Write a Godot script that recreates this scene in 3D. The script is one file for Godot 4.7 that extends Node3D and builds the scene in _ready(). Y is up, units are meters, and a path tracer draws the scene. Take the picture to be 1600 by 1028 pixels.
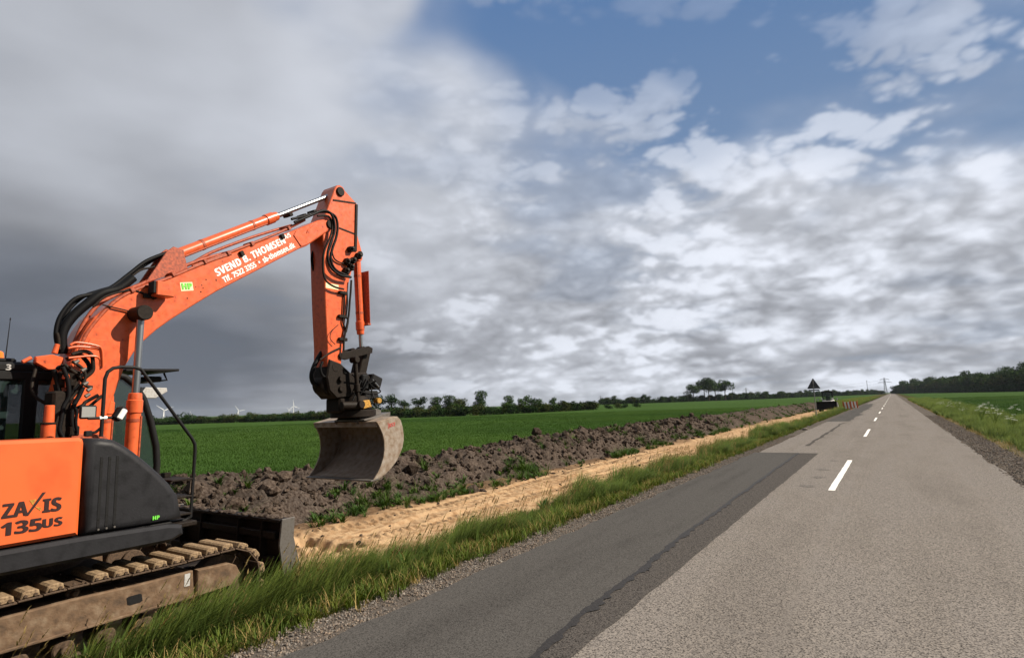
extends Node3D
# A country road with a cycle path being dug beside it: an orange excavator on the left, fields, far trees.
# World: the road runs along -z, x to the right of it, camera at the origin 2 m up. Metres.

var noise_a := FastNoiseLite.new()
var noise_b := FastNoiseLite.new()
var noise_c := FastNoiseLite.new()
var noise_cell := FastNoiseLite.new()
var rng := RandomNumberGenerator.new()
var mats := {}
var used_names := {}

func _ready() -> void:
	rng.seed = 22052025
	setup_noise()
	setup_camera()
	setup_sky()
	make_materials()
	build_ground()
	build_road()
	build_path_and_bank()
	build_excavator()
	build_trees()
	build_far_things()
	build_plants()

func setup_noise() -> void:
	noise_a.seed = 11
	noise_a.noise_type = FastNoiseLite.TYPE_SIMPLEX_SMOOTH
	noise_a.fractal_type = FastNoiseLite.FRACTAL_FBM
	noise_a.fractal_octaves = 5
	noise_a.frequency = 1.0
	noise_b.seed = 47
	noise_b.noise_type = FastNoiseLite.TYPE_SIMPLEX_SMOOTH
	noise_b.fractal_type = FastNoiseLite.FRACTAL_NONE
	noise_b.frequency = 1.0
	noise_c.seed = 83
	noise_c.noise_type = FastNoiseLite.TYPE_SIMPLEX_SMOOTH
	noise_c.fractal_type = FastNoiseLite.FRACTAL_RIDGED
	noise_c.fractal_octaves = 4
	noise_c.frequency = 1.0
	noise_cell.seed = 5
	noise_cell.noise_type = FastNoiseLite.TYPE_CELLULAR
	noise_cell.cellular_return_type = FastNoiseLite.RETURN_DISTANCE
	noise_cell.fractal_type = FastNoiseLite.FRACTAL_FBM
	noise_cell.fractal_octaves = 3
	noise_cell.frequency = 1.0

func setup_camera() -> void:
	var cam := Camera3D.new()
	cam.name = "camera"
	cam.fov = 59.46
	cam.near = 0.05
	cam.far = 9000.0
	# yaw 33.07 to the left of the road, pitch 7.58 up, 2 degrees of roll
	cam.transform = Transform3D(Basis(Vector3(0.8350, -0.0346, -0.5492), Vector3(0.1012, 0.9906, 0.0914), Vector3(0.5409, -0.1318, 0.8307)).orthonormalized(), Vector3(0, 2.0, 0))
	add_child(cam)
	cam.current = true

# ---------------------------------------------------------------- sky
const AZ := [-80.0, -70.0, -60.0, -50.0, -40.0, -30.0, -20.0, -10.0, 0.0, 10.0]
const EL := [0.0, 5.0, 10.0, 15.0, 20.0, 25.0, 30.0, 36.0]
# how bright the cloud deck is (display grey) and how much blue shows, by azimuth and height
const DECK := [  # last column: unseen storm sky behind the camera, set darker to deepen shade
	[112, 106, 112, 144, 182, 198, 202, 202, 206, 206, 106],
	[98, 96, 104, 136, 172, 188, 196, 202, 208, 208, 96],
	[108, 114, 138, 160, 178, 188, 198, 206, 212, 212, 92],
	[150, 158, 176, 186, 190, 198, 208, 214, 216, 216, 100],
	[178, 182, 192, 198, 202, 206, 210, 214, 216, 216, 114],
	[186, 190, 198, 206, 208, 210, 212, 214, 216, 218, 136],
	[186, 190, 196, 212, 208, 208, 208, 210, 212, 216, 154],
	[184, 186, 190, 206, 206, 204, 206, 208, 208, 212, 162]]
const BLUE := [
	[0, 0, 0, 0, 0, 0, 0.02, 0.05, 0.08, 0.08, 0],
	[0, 0, 0, 0, 0, 0.02, 0.04, 0.08, 0.1, 0.1, 0],
	[0, 0, 0, 0, 0.02, 0.05, 0.08, 0.12, 0.12, 0.1, 0],
	[0, 0, 0, 0, 0.05, 0.1, 0.15, 0.2, 0.2, 0.15, 0],
	[0, 0, 0, 0.0, 0.08, 0.15, 0.25, 0.4, 0.5, 0.5, 0],
	[0, 0, 0, 0.03, 0.12, 0.3, 0.5, 0.75, 0.8, 0.72, 0],
	[0, 0, 0.0, 0.06, 0.25, 0.55, 0.9, 1, 0.95, 0.55, 0],
	[0, 0, 0.03, 0.2, 0.65, 0.95, 1, 1, 0.9, 0.6, 0]]

func grid_at(table: Array, az: float, el: float) -> float:
	var e := clampf(el, 0.0, 35.99)
	var j := 0
	while j < EL.size() - 2 and e > EL[j + 1]:
		j += 1
	var fy: float = (e - EL[j]) / (EL[j + 1] - EL[j])
	fy = fy * fy * (3.0 - 2.0 * fy)
	var i := 0
	var i2 := 0
	var fx := 0.0
	if az >= -80.0 and az < 10.0:
		i = int((az + 80.0) / 10.0)
		i2 = i + 1
		fx = (az + 80.0) / 10.0 - i
	else:   # behind the camera, out of view, the deck passes through the darkened last column
		var turn := az - 10.0 if az >= 10.0 else az + 350.0
		i = 9 if turn < 120.0 else 10
		i2 = 10 if turn < 120.0 else 0
		fx = turn / 120.0 if turn < 120.0 else (turn - 120.0) / 150.0
	fx = fx * fx * (3.0 - 2.0 * fx)
	var lo: float = lerpf(table[j][i], table[j][i2], fx)
	var hi: float = lerpf(table[j + 1][i], table[j + 1][i2], fx)
	return lerpf(lo, hi, fy)

func srgb_to_lin(g: float) -> float:
	return pow((g / 255.0 + 0.055) / 1.055, 2.4)

func heap(q: Vector3) -> float:
	# billowing heaps: rounded lumps at several sizes, about -0.5 to 0.6
	var big := noise_b.get_noise_3dv(q)
	var h := big * 0.55
	h += (absf(noise_b.get_noise_3dv(q * 2.1 + Vector3(5, 1, 3))) - 0.28) * 0.55
	h += (absf(noise_b.get_noise_3dv(q * 4.3 + Vector3(1, 7, 2))) - 0.28) * 0.32
	h += (absf(noise_b.get_noise_3dv(q * 8.9 + Vector3(4, 2, 9))) - 0.28) * 0.14
	h += (absf(noise_b.get_noise_3dv(q * 17.0)) - 0.28) * 0.06
	return h

func sky_color(d: Vector3) -> Color:
	var el := rad_to_deg(asin(clampf(d.y, -1.0, 1.0)))
	if el < -0.6:
		return Color(0.09, 0.09, 0.07)
	var az := rad_to_deg(atan2(d.x, -d.z))
	var k := 1.0 / (maxf(d.y, 0.0) + 0.11)
	var p := Vector3(d.x * k, 0.0, d.z * k)
	# slow bends of the deck's edge
	var wx := noise_b.get_noise_3d(d.x * 3.1, d.y * 4.3, d.z * 3.1) * 5.0 + noise_b.get_noise_3d(d.x * 8.0, d.y * 9.0 + 4.0, d.z * 8.0) * 3.0
	var wy := noise_b.get_noise_3d(d.x * 3.7 + 9.0, d.y * 5.0, d.z * 3.7) * 2.2
	var a2 := az + wx
	if a2 > 180.0: a2 -= 360.0
	if a2 < -180.0: a2 += 360.0
	var deck := grid_at(DECK, a2, el + wy)
	var blue := grid_at(BLUE, a2, el + wy)
	# streaky fibres high up, billows low down
	var fib := noise_a.get_noise_3d(p.x * 0.55 + p.z * 0.15, 3.0, p.z * 0.55)
	var mid := noise_a.get_noise_3d(p.x * 1.3, 7.0, p.z * 1.3)
	var q := Vector3(d.x * 3.6, d.y * 8.0, d.z * 3.6) * (1.0 + 0.5 * exp(-d.y * 7.0))
	var puff := heap(q)
	var edge := clampf((puff - heap(q + Vector3(0.10, 0.24, -0.07))) * 2.4, -1.0, 1.0)
	var cum := clampf((az + 55.0) / 40.0, 0.0, 1.0) if az > -80.0 and az < 60.0 else clampf((100.0 - az) / 40.0, 0.0, 1.0) * float(az > 0.0)
	cum *= clampf(1.25 - el / 34.0, 0.35, 1.0)
	var dark := clampf((150.0 - deck) / 60.0, 0.0, 1.0)
	deck += fib * 24.0 * (1.0 - dark * 0.7) + mid * lerpf(17.0, 9.0, cum) * (1.0 - dark * 0.75)
	deck += cum * (edge * 28.0 + puff * 34.0)
	# bright tops of the heaps
	var top := smoothstep(0.0, 0.35, puff) * clampf(edge, 0.0, 1.0) * cum
	deck = lerpf(deck, 242.0, clampf(top * 1.25, 0.0, 0.7))
	deck = clampf(deck, 70.0, 246.0)
	var l := srgb_to_lin(deck)
	var tint := Color(0.94, 0.985, 1.09).lerp(Color(0.85, 0.98, 1.24), dark)
	var c := Color(l * tint.r, l * tint.g, l * tint.b)
	# the clear gap: cloud thins out where blue is high
	var h := clampf(el / 40.0, 0.0, 1.0)
	var clear := Color(0.28, 0.37, 0.50).lerp(Color(0.10, 0.20, 0.405), h)
	var veil := clampf(0.5 + fib * 1.1 + mid * 0.5, 0.0, 1.0)
	var heaps := smoothstep(0.06, 0.42, puff + mid * 0.25) * cum
	var show := smoothstep(0.12, 0.92, blue * 1.15 - (veil - 0.5) * 0.55) * (1.0 - heaps * (1.0 - 0.6 * smoothstep(0.85, 1.0, blue)))
	c = c.lerp(clear, clampf(show, 0.0, 1.0))
	return c

func setup_sky() -> void:
	var w := 3072
	var h := 1536
	var cw := 768
	var ch := 384
	var img := Image.create(cw, ch, false, Image.FORMAT_RGBF)
	img.fill(Color(0.09, 0.09, 0.07))
	for y in range(0, ch / 2 + 4):
		var th := (y + 0.5) / ch * PI
		for x in cw:
			var ph := (x + 0.5) / cw * TAU
			img.set_pixel(x, y, sky_color(Vector3(sin(ph) * sin(th), cos(th), -cos(ph) * sin(th))))
	img.resize(w, h, Image.INTERPOLATE_BILINEAR)
	# the same function again, with more pixels to a degree
	var y0 := int(h * (90.0 - 46.0) / 180.0)
	for y in range(y0, h / 2 + 8):
		var th := (y + 0.5) / h * PI
		for xx in range(-int(w * 90.0 / 360.0), int(w * 22.0 / 360.0)):
			var x := posmod(xx, w)
			var ph := (x + 0.5) / w * TAU
			img.set_pixel(x, y, sky_color(Vector3(sin(ph) * sin(th), cos(th), -cos(ph) * sin(th))))
	var pano := PanoramaSkyMaterial.new()
	pano.panorama = ImageTexture.create_from_image(img)
	pano.energy_multiplier = 0.625
	var sky := Sky.new()
	sky.sky_material = pano
	var env := Environment.new()
	env.background_mode = Environment.BG_SKY
	env.sky = sky
	env.tonemap_mode = Environment.TONE_MAPPER_LINEAR
	env.tonemap_exposure = 1.6
	env.fog_enabled = true
	env.fog_density = 0.00005
	env.fog_light_color = Color(0.80, 0.84, 0.90)
	env.sdfgi_enabled = true
	env.ssao_enabled = true
	env.ssil_enabled = true
	var we := WorldEnvironment.new()
	we.name = "world_environment"
	we.environment = env
	add_child(we)
	var sun := DirectionalLight3D.new()
	sun.name = "sun"
	sun.light_energy = 1.6
	sun.light_color = Color(1.0, 0.955, 0.88)
	sun.light_angular_distance = 0.5
	sun.shadow_enabled = true
	add_child(sun)
	# sun over the right shoulder of the road: right of it and ahead, 42 degrees up
	var to_sun := Vector3(0.66, 0.66, -0.42).normalized()
	sun.look_at_from_position(to_sun * 50.0, Vector3.ZERO, Vector3.UP)

# ---------------------------------------------------------------- geometry helper
class Geo:
	var v := PackedVector3Array()
	var n := PackedVector3Array()
	var idx := PackedInt32Array()
	var col := PackedColorArray()
	var uv := PackedVector2Array()

	func face(pts: Array, out: Vector3) -> void:
		# a flat convex polygon whose front looks along out
		var nn := Vector3.ZERO
		for i in range(1, pts.size() - 1):
			nn += (pts[i + 1] - pts[0]).cross(pts[i] - pts[0])
		if nn.length_squared() < 1e-16:
			return
		var p := pts.duplicate()
		if nn.dot(out) < 0.0:
			p.reverse()
			nn = -nn
		nn = nn.normalized()
		var b := v.size()
		for q in p:
			v.append(q)
			n.append(nn)
		for i in range(1, p.size() - 1):
			idx.append(b)
			idx.append(b + i)
			idx.append(b + i + 1)

	func box(c: Vector3, s: Vector3, basis := Basis(), bev := 0.0) -> void:
		var h := s * 0.5
		var b := minf(bev, minf(h.x, minf(h.y, h.z)) * 0.9)
		if b <= 0.0:
			for ax in 3:
				for sg in [-1.0, 1.0]:
					var pts := []
					for q in [[-1, -1], [1, -1], [1, 1], [-1, 1]]:
						var p := Vector3.ZERO
						p[ax] = h[ax] * sg
						p[(ax + 1) % 3] = h[(ax + 1) % 3] * q[0]
						p[(ax + 2) % 3] = h[(ax + 2) % 3] * q[1]
						pts.append(c + basis * p)
					var o := Vector3.ZERO
					o[ax] = sg
					face(pts, basis * o)
			return
		var corner := func(sx: float, sy: float, sz: float, ax: int) -> Vector3:
			var p := Vector3(sx * (h.x - b), sy * (h.y - b), sz * (h.z - b))
			p[ax] += b * [sx, sy, sz][ax]
			return c + basis * p
		for ax in 3:
			for sg in [-1.0, 1.0]:
				var pts := []
				for q in [[-1.0, -1.0], [1.0, -1.0], [1.0, 1.0], [-1.0, 1.0]]:
					var s3 := Vector3.ZERO
					s3[ax] = sg
					s3[(ax + 1) % 3] = q[0]
					s3[(ax + 2) % 3] = q[1]
					pts.append(corner.call(s3.x, s3.y, s3.z, ax))
				var o := Vector3.ZERO
				o[ax] = sg
				face(pts, basis * o)
			var a1 := (ax + 1) % 3
			var a2 := (ax + 2) % 3
			for s1 in [-1.0, 1.0]:
				for s2 in [-1.0, 1.0]:
					var pa := Vector3.ZERO
					pa[a1] = s1
					pa[a2] = s2
					var pb := pa
					pa[ax] = -1.0
					pb[ax] = 1.0
					var o := Vector3.ZERO
					o[a1] = s1
					o[a2] = s2
					face([corner.call(pa.x, pa.y, pa.z, a1), corner.call(pb.x, pb.y, pb.z, a1), corner.call(pb.x, pb.y, pb.z, a2), corner.call(pa.x, pa.y, pa.z, a2)], basis * o)
		for sx in [-1.0, 1.0]:
			for sy in [-1.0, 1.0]:
				for sz in [-1.0, 1.0]:
					face([corner.call(sx, sy, sz, 0), corner.call(sx, sy, sz, 1), corner.call(sx, sy, sz, 2)], basis * Vector3(sx, sy, sz))

	func ring(c: Vector3, d: Vector3, u: Vector3, r: float, sides: int) -> void:
		var w := d.cross(u)
		for i in sides:
			var a := TAU * i / sides
			var o := u * cos(a) + w * sin(a)
			v.append(c + o * r)
			n.append(o)

	func tube(pts: Array, r, sides := 8, caps := true) -> void:
		# a smooth pipe along the points; r is a number or one radius for each point
		var d0: Vector3 = (pts[1] - pts[0]).normalized()
		var u := d0.cross(Vector3.UP if absf(d0.y) < 0.9 else Vector3.RIGHT).normalized()
		var base := v.size()
		for i in pts.size():
			var d: Vector3
			if i == 0:
				d = d0
			elif i == pts.size() - 1:
				d = (pts[i] - pts[i - 1]).normalized()
			else:
				d = ((pts[i] - pts[i - 1]).normalized() + (pts[i + 1] - pts[i]).normalized()).normalized()
			u = (u - d * u.dot(d)).normalized()
			ring(pts[i], d, u, r[i] if r is Array else r, sides)
		for i in pts.size() - 1:
			for k in sides:
				var a := base + i * sides + k
				var b := base + i * sides + (k + 1) % sides
				var c := a + sides
				var e := b + sides
				idx.append_array(PackedInt32Array([a, c, b, b, c, e]))
		if caps:
			var first := []
			var last := []
			for k in sides:
				first.append(v[base + k])
				last.append(v[base + (pts.size() - 1) * sides + k])
			face(first, -d0)
			face(last, pts[-1] - pts[-2])

	func cyl(a: Vector3, b: Vector3, ra: float, rb := -1.0, sides := 16, bev := 0.0) -> void:
		# a bar from a to b; flat ends, its edge broken by a chamfer
		if rb < 0.0:
			rb = ra
		var d := (b - a).normalized()
		var u := d.cross(Vector3.UP if absf(d.y) < 0.9 else Vector3.RIGHT).normalized()
		var w := d.cross(u)
		var prof := [[a, ra], [b, rb]]
		if bev > 0.0:
			prof = [[a, ra - bev], [a + d * bev, ra], [b - d * bev, rb], [b, rb - bev]]
		for i in prof.size() - 1:
			var base := v.size()
			for j in 2:
				for k in sides:
					var t := TAU * k / sides
					var o := u * cos(t) + w * sin(t)
					v.append(prof[i + j][0] + o * prof[i + j][1])
					var slope: float = prof[i][1] - prof[i + 1][1]
					n.append((o * (prof[i + 1][0] - prof[i][0]).length() + d * slope).normalized())
			for k in sides:
				var p := base + k
				var q := base + (k + 1) % sides
				idx.append_array(PackedInt32Array([p, p + sides, q, q, p + sides, q + sides]))
		var first := []
		var last := []
		for k in sides:
			var t := TAU * k / sides
			var o := u * cos(t) + w * sin(t)
			first.append(prof[0][0] + o * prof[0][1])
			last.append(prof[-1][0] + o * prof[-1][1])
		face(first, -d)
		face(last, d)

	func ball(c: Vector3, r: Vector3, rows := 8, cols := 12) -> void:
		var base := v.size()
		for i in rows + 1:
			var t := PI * i / rows
			for k in cols:
				var a := TAU * k / cols
				var o := Vector3(sin(t) * cos(a), cos(t), sin(t) * sin(a))
				v.append(c + o * r)
				n.append((o / r).normalized())
		for i in rows:
			for k in cols:
				var p := base + i * cols + k
				var q := base + i * cols + (k + 1) % cols
				idx.append_array(PackedInt32Array([p, p + cols, q, q, p + cols, q + cols]))

	func plate(poly: Array, x0: float, x1: float, bev := 0.0) -> void:
		# an outline of (y, z) points given thickness from x0 to x1
		var p2 := PackedVector2Array()
		for q in poly:
			p2.append(Vector2(q[0], q[1]))
		var area := 0.0
		for i in p2.size():
			area += p2[i].cross(p2[(i + 1) % p2.size()])
		if area < 0.0:
			p2.reverse()
		var m := p2.size()
		var ins := PackedVector2Array()
		for i in m:
			var e0 := (p2[i] - p2[(i + m - 1) % m]).normalized()
			var e1 := (p2[(i + 1) % m] - p2[i]).normalized()
			var n0 := Vector2(-e0.y, e0.x)
			var n1 := Vector2(-e1.y, e1.x)
			var bi := (n0 + n1) / maxf(1.0 + n0.dot(n1), 0.35)
			ins.append(p2[i] + bi * bev)
		var tris := Geometry2D.triangulate_polygon(ins)
		for t in range(0, tris.size(), 3):
			var a := ins[tris[t]]
			var b := ins[tris[t + 1]]
			var c := ins[tris[t + 2]]
			face([Vector3(x1, a.x, a.y), Vector3(x1, b.x, b.y), Vector3(x1, c.x, c.y)], Vector3.RIGHT)
			face([Vector3(x0, a.x, a.y), Vector3(x0, b.x, b.y), Vector3(x0, c.x, c.y)], Vector3.LEFT)
		for i in m:
			var j := (i + 1) % m
			var a := p2[i]
			var b := p2[j]
			var e := (b - a).normalized()
			var o := Vector3(0, e.y, -e.x)
			face([Vector3(x0 + bev, a.x, a.y), Vector3(x0 + bev, b.x, b.y), Vector3(x1 - bev, b.x, b.y), Vector3(x1 - bev, a.x, a.y)], o)
			if bev > 0.0:
				var ia := ins[i]
				var ib := ins[j]
				face([Vector3(x1 - bev, a.x, a.y), Vector3(x1 - bev, b.x, b.y), Vector3(x1, ib.x, ib.y), Vector3(x1, ia.x, ia.y)], o + Vector3.RIGHT)
				face([Vector3(x0 + bev, a.x, a.y), Vector3(x0 + bev, b.x, b.y), Vector3(x0, ib.x, ib.y), Vector3(x0, ia.x, ia.y)], o + Vector3.LEFT)

	func plate_round(poly: Array, x0: float, x1: float, b: float, n_steps := 5) -> void:
		# like plate, with softly rounded rims
		var p2 := PackedVector2Array()
		for q in poly:
			p2.append(Vector2(q[0], q[1]))
		var area := 0.0
		for i in p2.size():
			area += p2[i].cross(p2[(i + 1) % p2.size()])
		if area < 0.0:
			p2.reverse()
		var m := p2.size()
		var bis := PackedVector2Array()
		var outs := PackedVector2Array()
		for i in m:
			var e0 := (p2[i] - p2[(i + m - 1) % m]).normalized()
			var e1 := (p2[(i + 1) % m] - p2[i]).normalized()
			var n0 := Vector2(-e0.y, e0.x)
			var n1 := Vector2(-e1.y, e1.x)
			bis.append((n0 + n1) / maxf(1.0 + n0.dot(n1), 0.5))
			outs.append(-(n0 + n1).normalized())
		var rings := []   # [inset, x, share of the side in the normal]
		for k in n_steps + 1:
			var a := PI * 0.5 * k / n_steps
			rings.append([b * (1.0 - sin(a)), x0 + b * (1.0 - cos(a)), -cos(a), sin(a)])
		for k in n_steps + 1:
			var a := PI * 0.5 * (1.0 - float(k) / n_steps)
			rings.append([b * (1.0 - sin(a)), x1 - b * (1.0 - cos(a)), cos(a), sin(a)])
		var base := v.size()
		for r in rings:
			for i in m:
				var q: Vector2 = p2[i] + bis[i] * r[0]
				v.append(Vector3(r[1], q.x, q.y))
				n.append(Vector3(r[2], outs[i].x * r[3], outs[i].y * r[3]).normalized())
		for k in rings.size() - 1:
			for i in m:
				var a := base + k * m + i
				var c := base + k * m + (i + 1) % m
				var fn := (v[a + m] - v[a]).cross(v[c] - v[a])
				if fn.dot(n[a] + n[c] + n[a + m]) > 0.0:
					idx.append_array(PackedInt32Array([a, c, a + m, c, c + m, a + m]))
				else:
					idx.append_array(PackedInt32Array([a, a + m, c, c, a + m, c + m]))
		for side in [[0, -1.0], [rings.size() - 1, 1.0]]:
			var ins := PackedVector2Array()
			for i in m:
				ins.append(p2[i] + bis[i] * b)
			var tris := Geometry2D.triangulate_polygon(ins)
			for t in range(0, tris.size(), 3):
				var x: float = x0 if side[1] < 0.0 else x1
				face([Vector3(x, ins[tris[t]].x, ins[tris[t]].y), Vector3(x, ins[tris[t + 1]].x, ins[tris[t + 1]].y), Vector3(x, ins[tris[t + 2]].x, ins[tris[t + 2]].y)], Vector3.RIGHT * side[1])

	func sheet(line: Array, x0: float, x1: float, thick: float, cuts := 1) -> void:
		# a bent plate: a line of (y, z) points swept in x, thickness to its left
		var m := line.size()
		var back := []
		for i in m:
			var a: Vector2 = Vector2(line[maxi(i - 1, 0)][0], line[maxi(i - 1, 0)][1])
			var b: Vector2 = Vector2(line[mini(i + 1, m - 1)][0], line[mini(i + 1, m - 1)][1])
			var e := (b - a).normalized()
			back.append([line[i][0] - e.y * thick, line[i][1] + e.x * thick])
		for i in m - 1:
			var e := Vector2(line[i + 1][0] - line[i][0], line[i + 1][1] - line[i][1]).normalized()
			for side in [[line, 1.0], [back, -1.0]]:
				var l: Array = side[0]
				face([Vector3(x0, l[i][0], l[i][1]), Vector3(x1, l[i][0], l[i][1]), Vector3(x1, l[i + 1][0], l[i + 1][1]), Vector3(x0, l[i + 1][0], l[i + 1][1])], Vector3(0, e.y, -e.x) * side[1])
			for x in [[x0, -1.0], [x1, 1.0]]:
				face([Vector3(x[0], line[i][0], line[i][1]), Vector3(x[0], line[i + 1][0], line[i + 1][1]), Vector3(x[0], back[i + 1][0], back[i + 1][1]), Vector3(x[0], back[i][0], back[i][1])], Vector3.RIGHT * x[1])
		for k in [0, m - 1]:
			var o := Vector3(0, line[k][0] - line[k - 1 if k else 1][0], line[k][1] - line[k - 1 if k else 1][1])
			face([Vector3(x0, line[k][0], line[k][1]), Vector3(x1, line[k][0], line[k][1]), Vector3(x1, back[k][0], back[k][1]), Vector3(x0, back[k][0], back[k][1])], o)

	func arrays() -> Array:
		var a := []
		a.resize(Mesh.ARRAY_MAX)
		a[Mesh.ARRAY_VERTEX] = v
		a[Mesh.ARRAY_NORMAL] = n
		a[Mesh.ARRAY_INDEX] = idx
		if col.size() == v.size() and col.size() > 0:
			a[Mesh.ARRAY_COLOR] = col
		if uv.size() == v.size() and uv.size() > 0:
			a[Mesh.ARRAY_TEX_UV] = uv
		return a

	func mesh(m: Material) -> ArrayMesh:
		var am := ArrayMesh.new()
		am.add_surface_from_arrays(Mesh.PRIMITIVE_TRIANGLES, arrays())
		am.surface_set_material(0, m)
		return am

func curve_pts(ctrl: Array, per := 5) -> Array:
	# Catmull-Rom through the points
	var out := []
	for i in ctrl.size() - 1:
		var p0: Vector3 = ctrl[maxi(i - 1, 0)]
		var p1: Vector3 = ctrl[i]
		var p2: Vector3 = ctrl[i + 1]
		var p3: Vector3 = ctrl[mini(i + 2, ctrl.size() - 1)]
		for k in per:
			var t := float(k) / per
			out.append(0.5 * (2.0 * p1 + (p2 - p0) * t + (2.0 * p0 - 5.0 * p1 + 4.0 * p2 - p3) * t * t + (3.0 * p1 - p0 - 3.0 * p2 + p3) * t * t * t))
	out.append(ctrl[-1])
	return out

func put(g: Geo, called: String, m: Material, parent: Node = null) -> MeshInstance3D:
	var o := MeshInstance3D.new()
	o.mesh = g.mesh(m)
	add_named(o, called, parent)
	return o

func add_named(o: Node, called: String, parent: Node = null) -> void:
	if parent == null:
		used_names[called] = used_names.get(called, -1) + 1
		o.name = called if used_names[called] == 0 else "%s_%03d" % [called, used_names[called]]
		add_child(o)
	else:
		o.name = called
		parent.add_child(o, true)

func tag(o: Node, label: String, category := "", group := "", kind := "") -> void:
	if label: o.set_meta("label", label)
	if category: o.set_meta("category", category)
	if group: o.set_meta("group", group)
	if kind: o.set_meta("kind", kind)

func thing(called: String, at: Vector3, label: String, category: String, group := "") -> Node3D:
	var o := Node3D.new()
	add_named(o, called)
	o.position = at
	tag(o, label, category, group)
	return o

func copy_of(src: Node3D, called: String, at: Vector3, turn: float, size: Vector3, label: String, group: String) -> Node3D:
	var o := src.duplicate()
	add_named(o, called)
	o.position = at
	o.rotation = Vector3(0, turn, 0)
	o.scale = size
	tag(o, label, "", group)
	return o

func scatter(called: String, mesh: Mesh, xf: Array, cols: Array, parent: Node = null) -> MultiMeshInstance3D:
	var mm := MultiMesh.new()
	mm.transform_format = MultiMesh.TRANSFORM_3D
	mm.use_colors = cols.size() > 0
	mm.mesh = mesh
	mm.instance_count = xf.size()
	for i in xf.size():
		mm.set_instance_transform(i, xf[i])
		if cols.size() > 0:
			mm.set_instance_color(i, cols[i])
	var o := MultiMeshInstance3D.new()
	o.multimesh = mm
	add_named(o, called, parent)
	return o

# ---------------------------------------------------------------- materials
func noise_tex(sd: int, freq: float, oct: int, stops: Array, size := 512, kind := FastNoiseLite.TYPE_SIMPLEX_SMOOTH, bump := 0.0) -> NoiseTexture2D:
	var f := FastNoiseLite.new()
	f.seed = sd
	f.noise_type = kind
	f.frequency = freq
	if kind == FastNoiseLite.TYPE_CELLULAR and oct == 1:
		f.cellular_return_type = FastNoiseLite.RETURN_CELL_VALUE   # one tone to each stone
	f.fractal_octaves = oct
	if oct < 2:
		f.fractal_type = FastNoiseLite.FRACTAL_NONE
	var t := NoiseTexture2D.new()
	t.width = size
	t.height = size
	t.seamless = true
	t.noise = f
	if bump > 0.0:
		t.as_normal_map = true
		t.bump_strength = bump
	else:
		var g := Gradient.new()
		var offs := PackedFloat32Array()
		var cs := PackedColorArray()
		for s in stops:
			offs.append(s[0])
			cs.append(s[1])
		g.offsets = offs
		g.colors = cs
		t.color_ramp = g
	return t

func grey(x: float) -> Color:
	return Color(x, x, x)

func std(c: Color, rough: float, metal := 0.0) -> StandardMaterial3D:
	var m := StandardMaterial3D.new()
	m.albedo_color = c.linear_to_srgb()
	m.roughness = rough
	m.metallic = metal
	return m

func textured(c: Color, rough: float, tex: Texture2D, per_metre: float, metal := 0.0, nrm: Texture2D = null, nscale := 1.0, world := false) -> StandardMaterial3D:
	var m := std(c, rough, metal)
	m.albedo_texture = tex
	m.uv1_triplanar = true
	m.uv1_world_triplanar = world
	m.uv1_scale = Vector3.ONE * per_metre
	if nrm:
		m.normal_enabled = true
		m.normal_texture = nrm
		m.normal_scale = nscale
	return m

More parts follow.
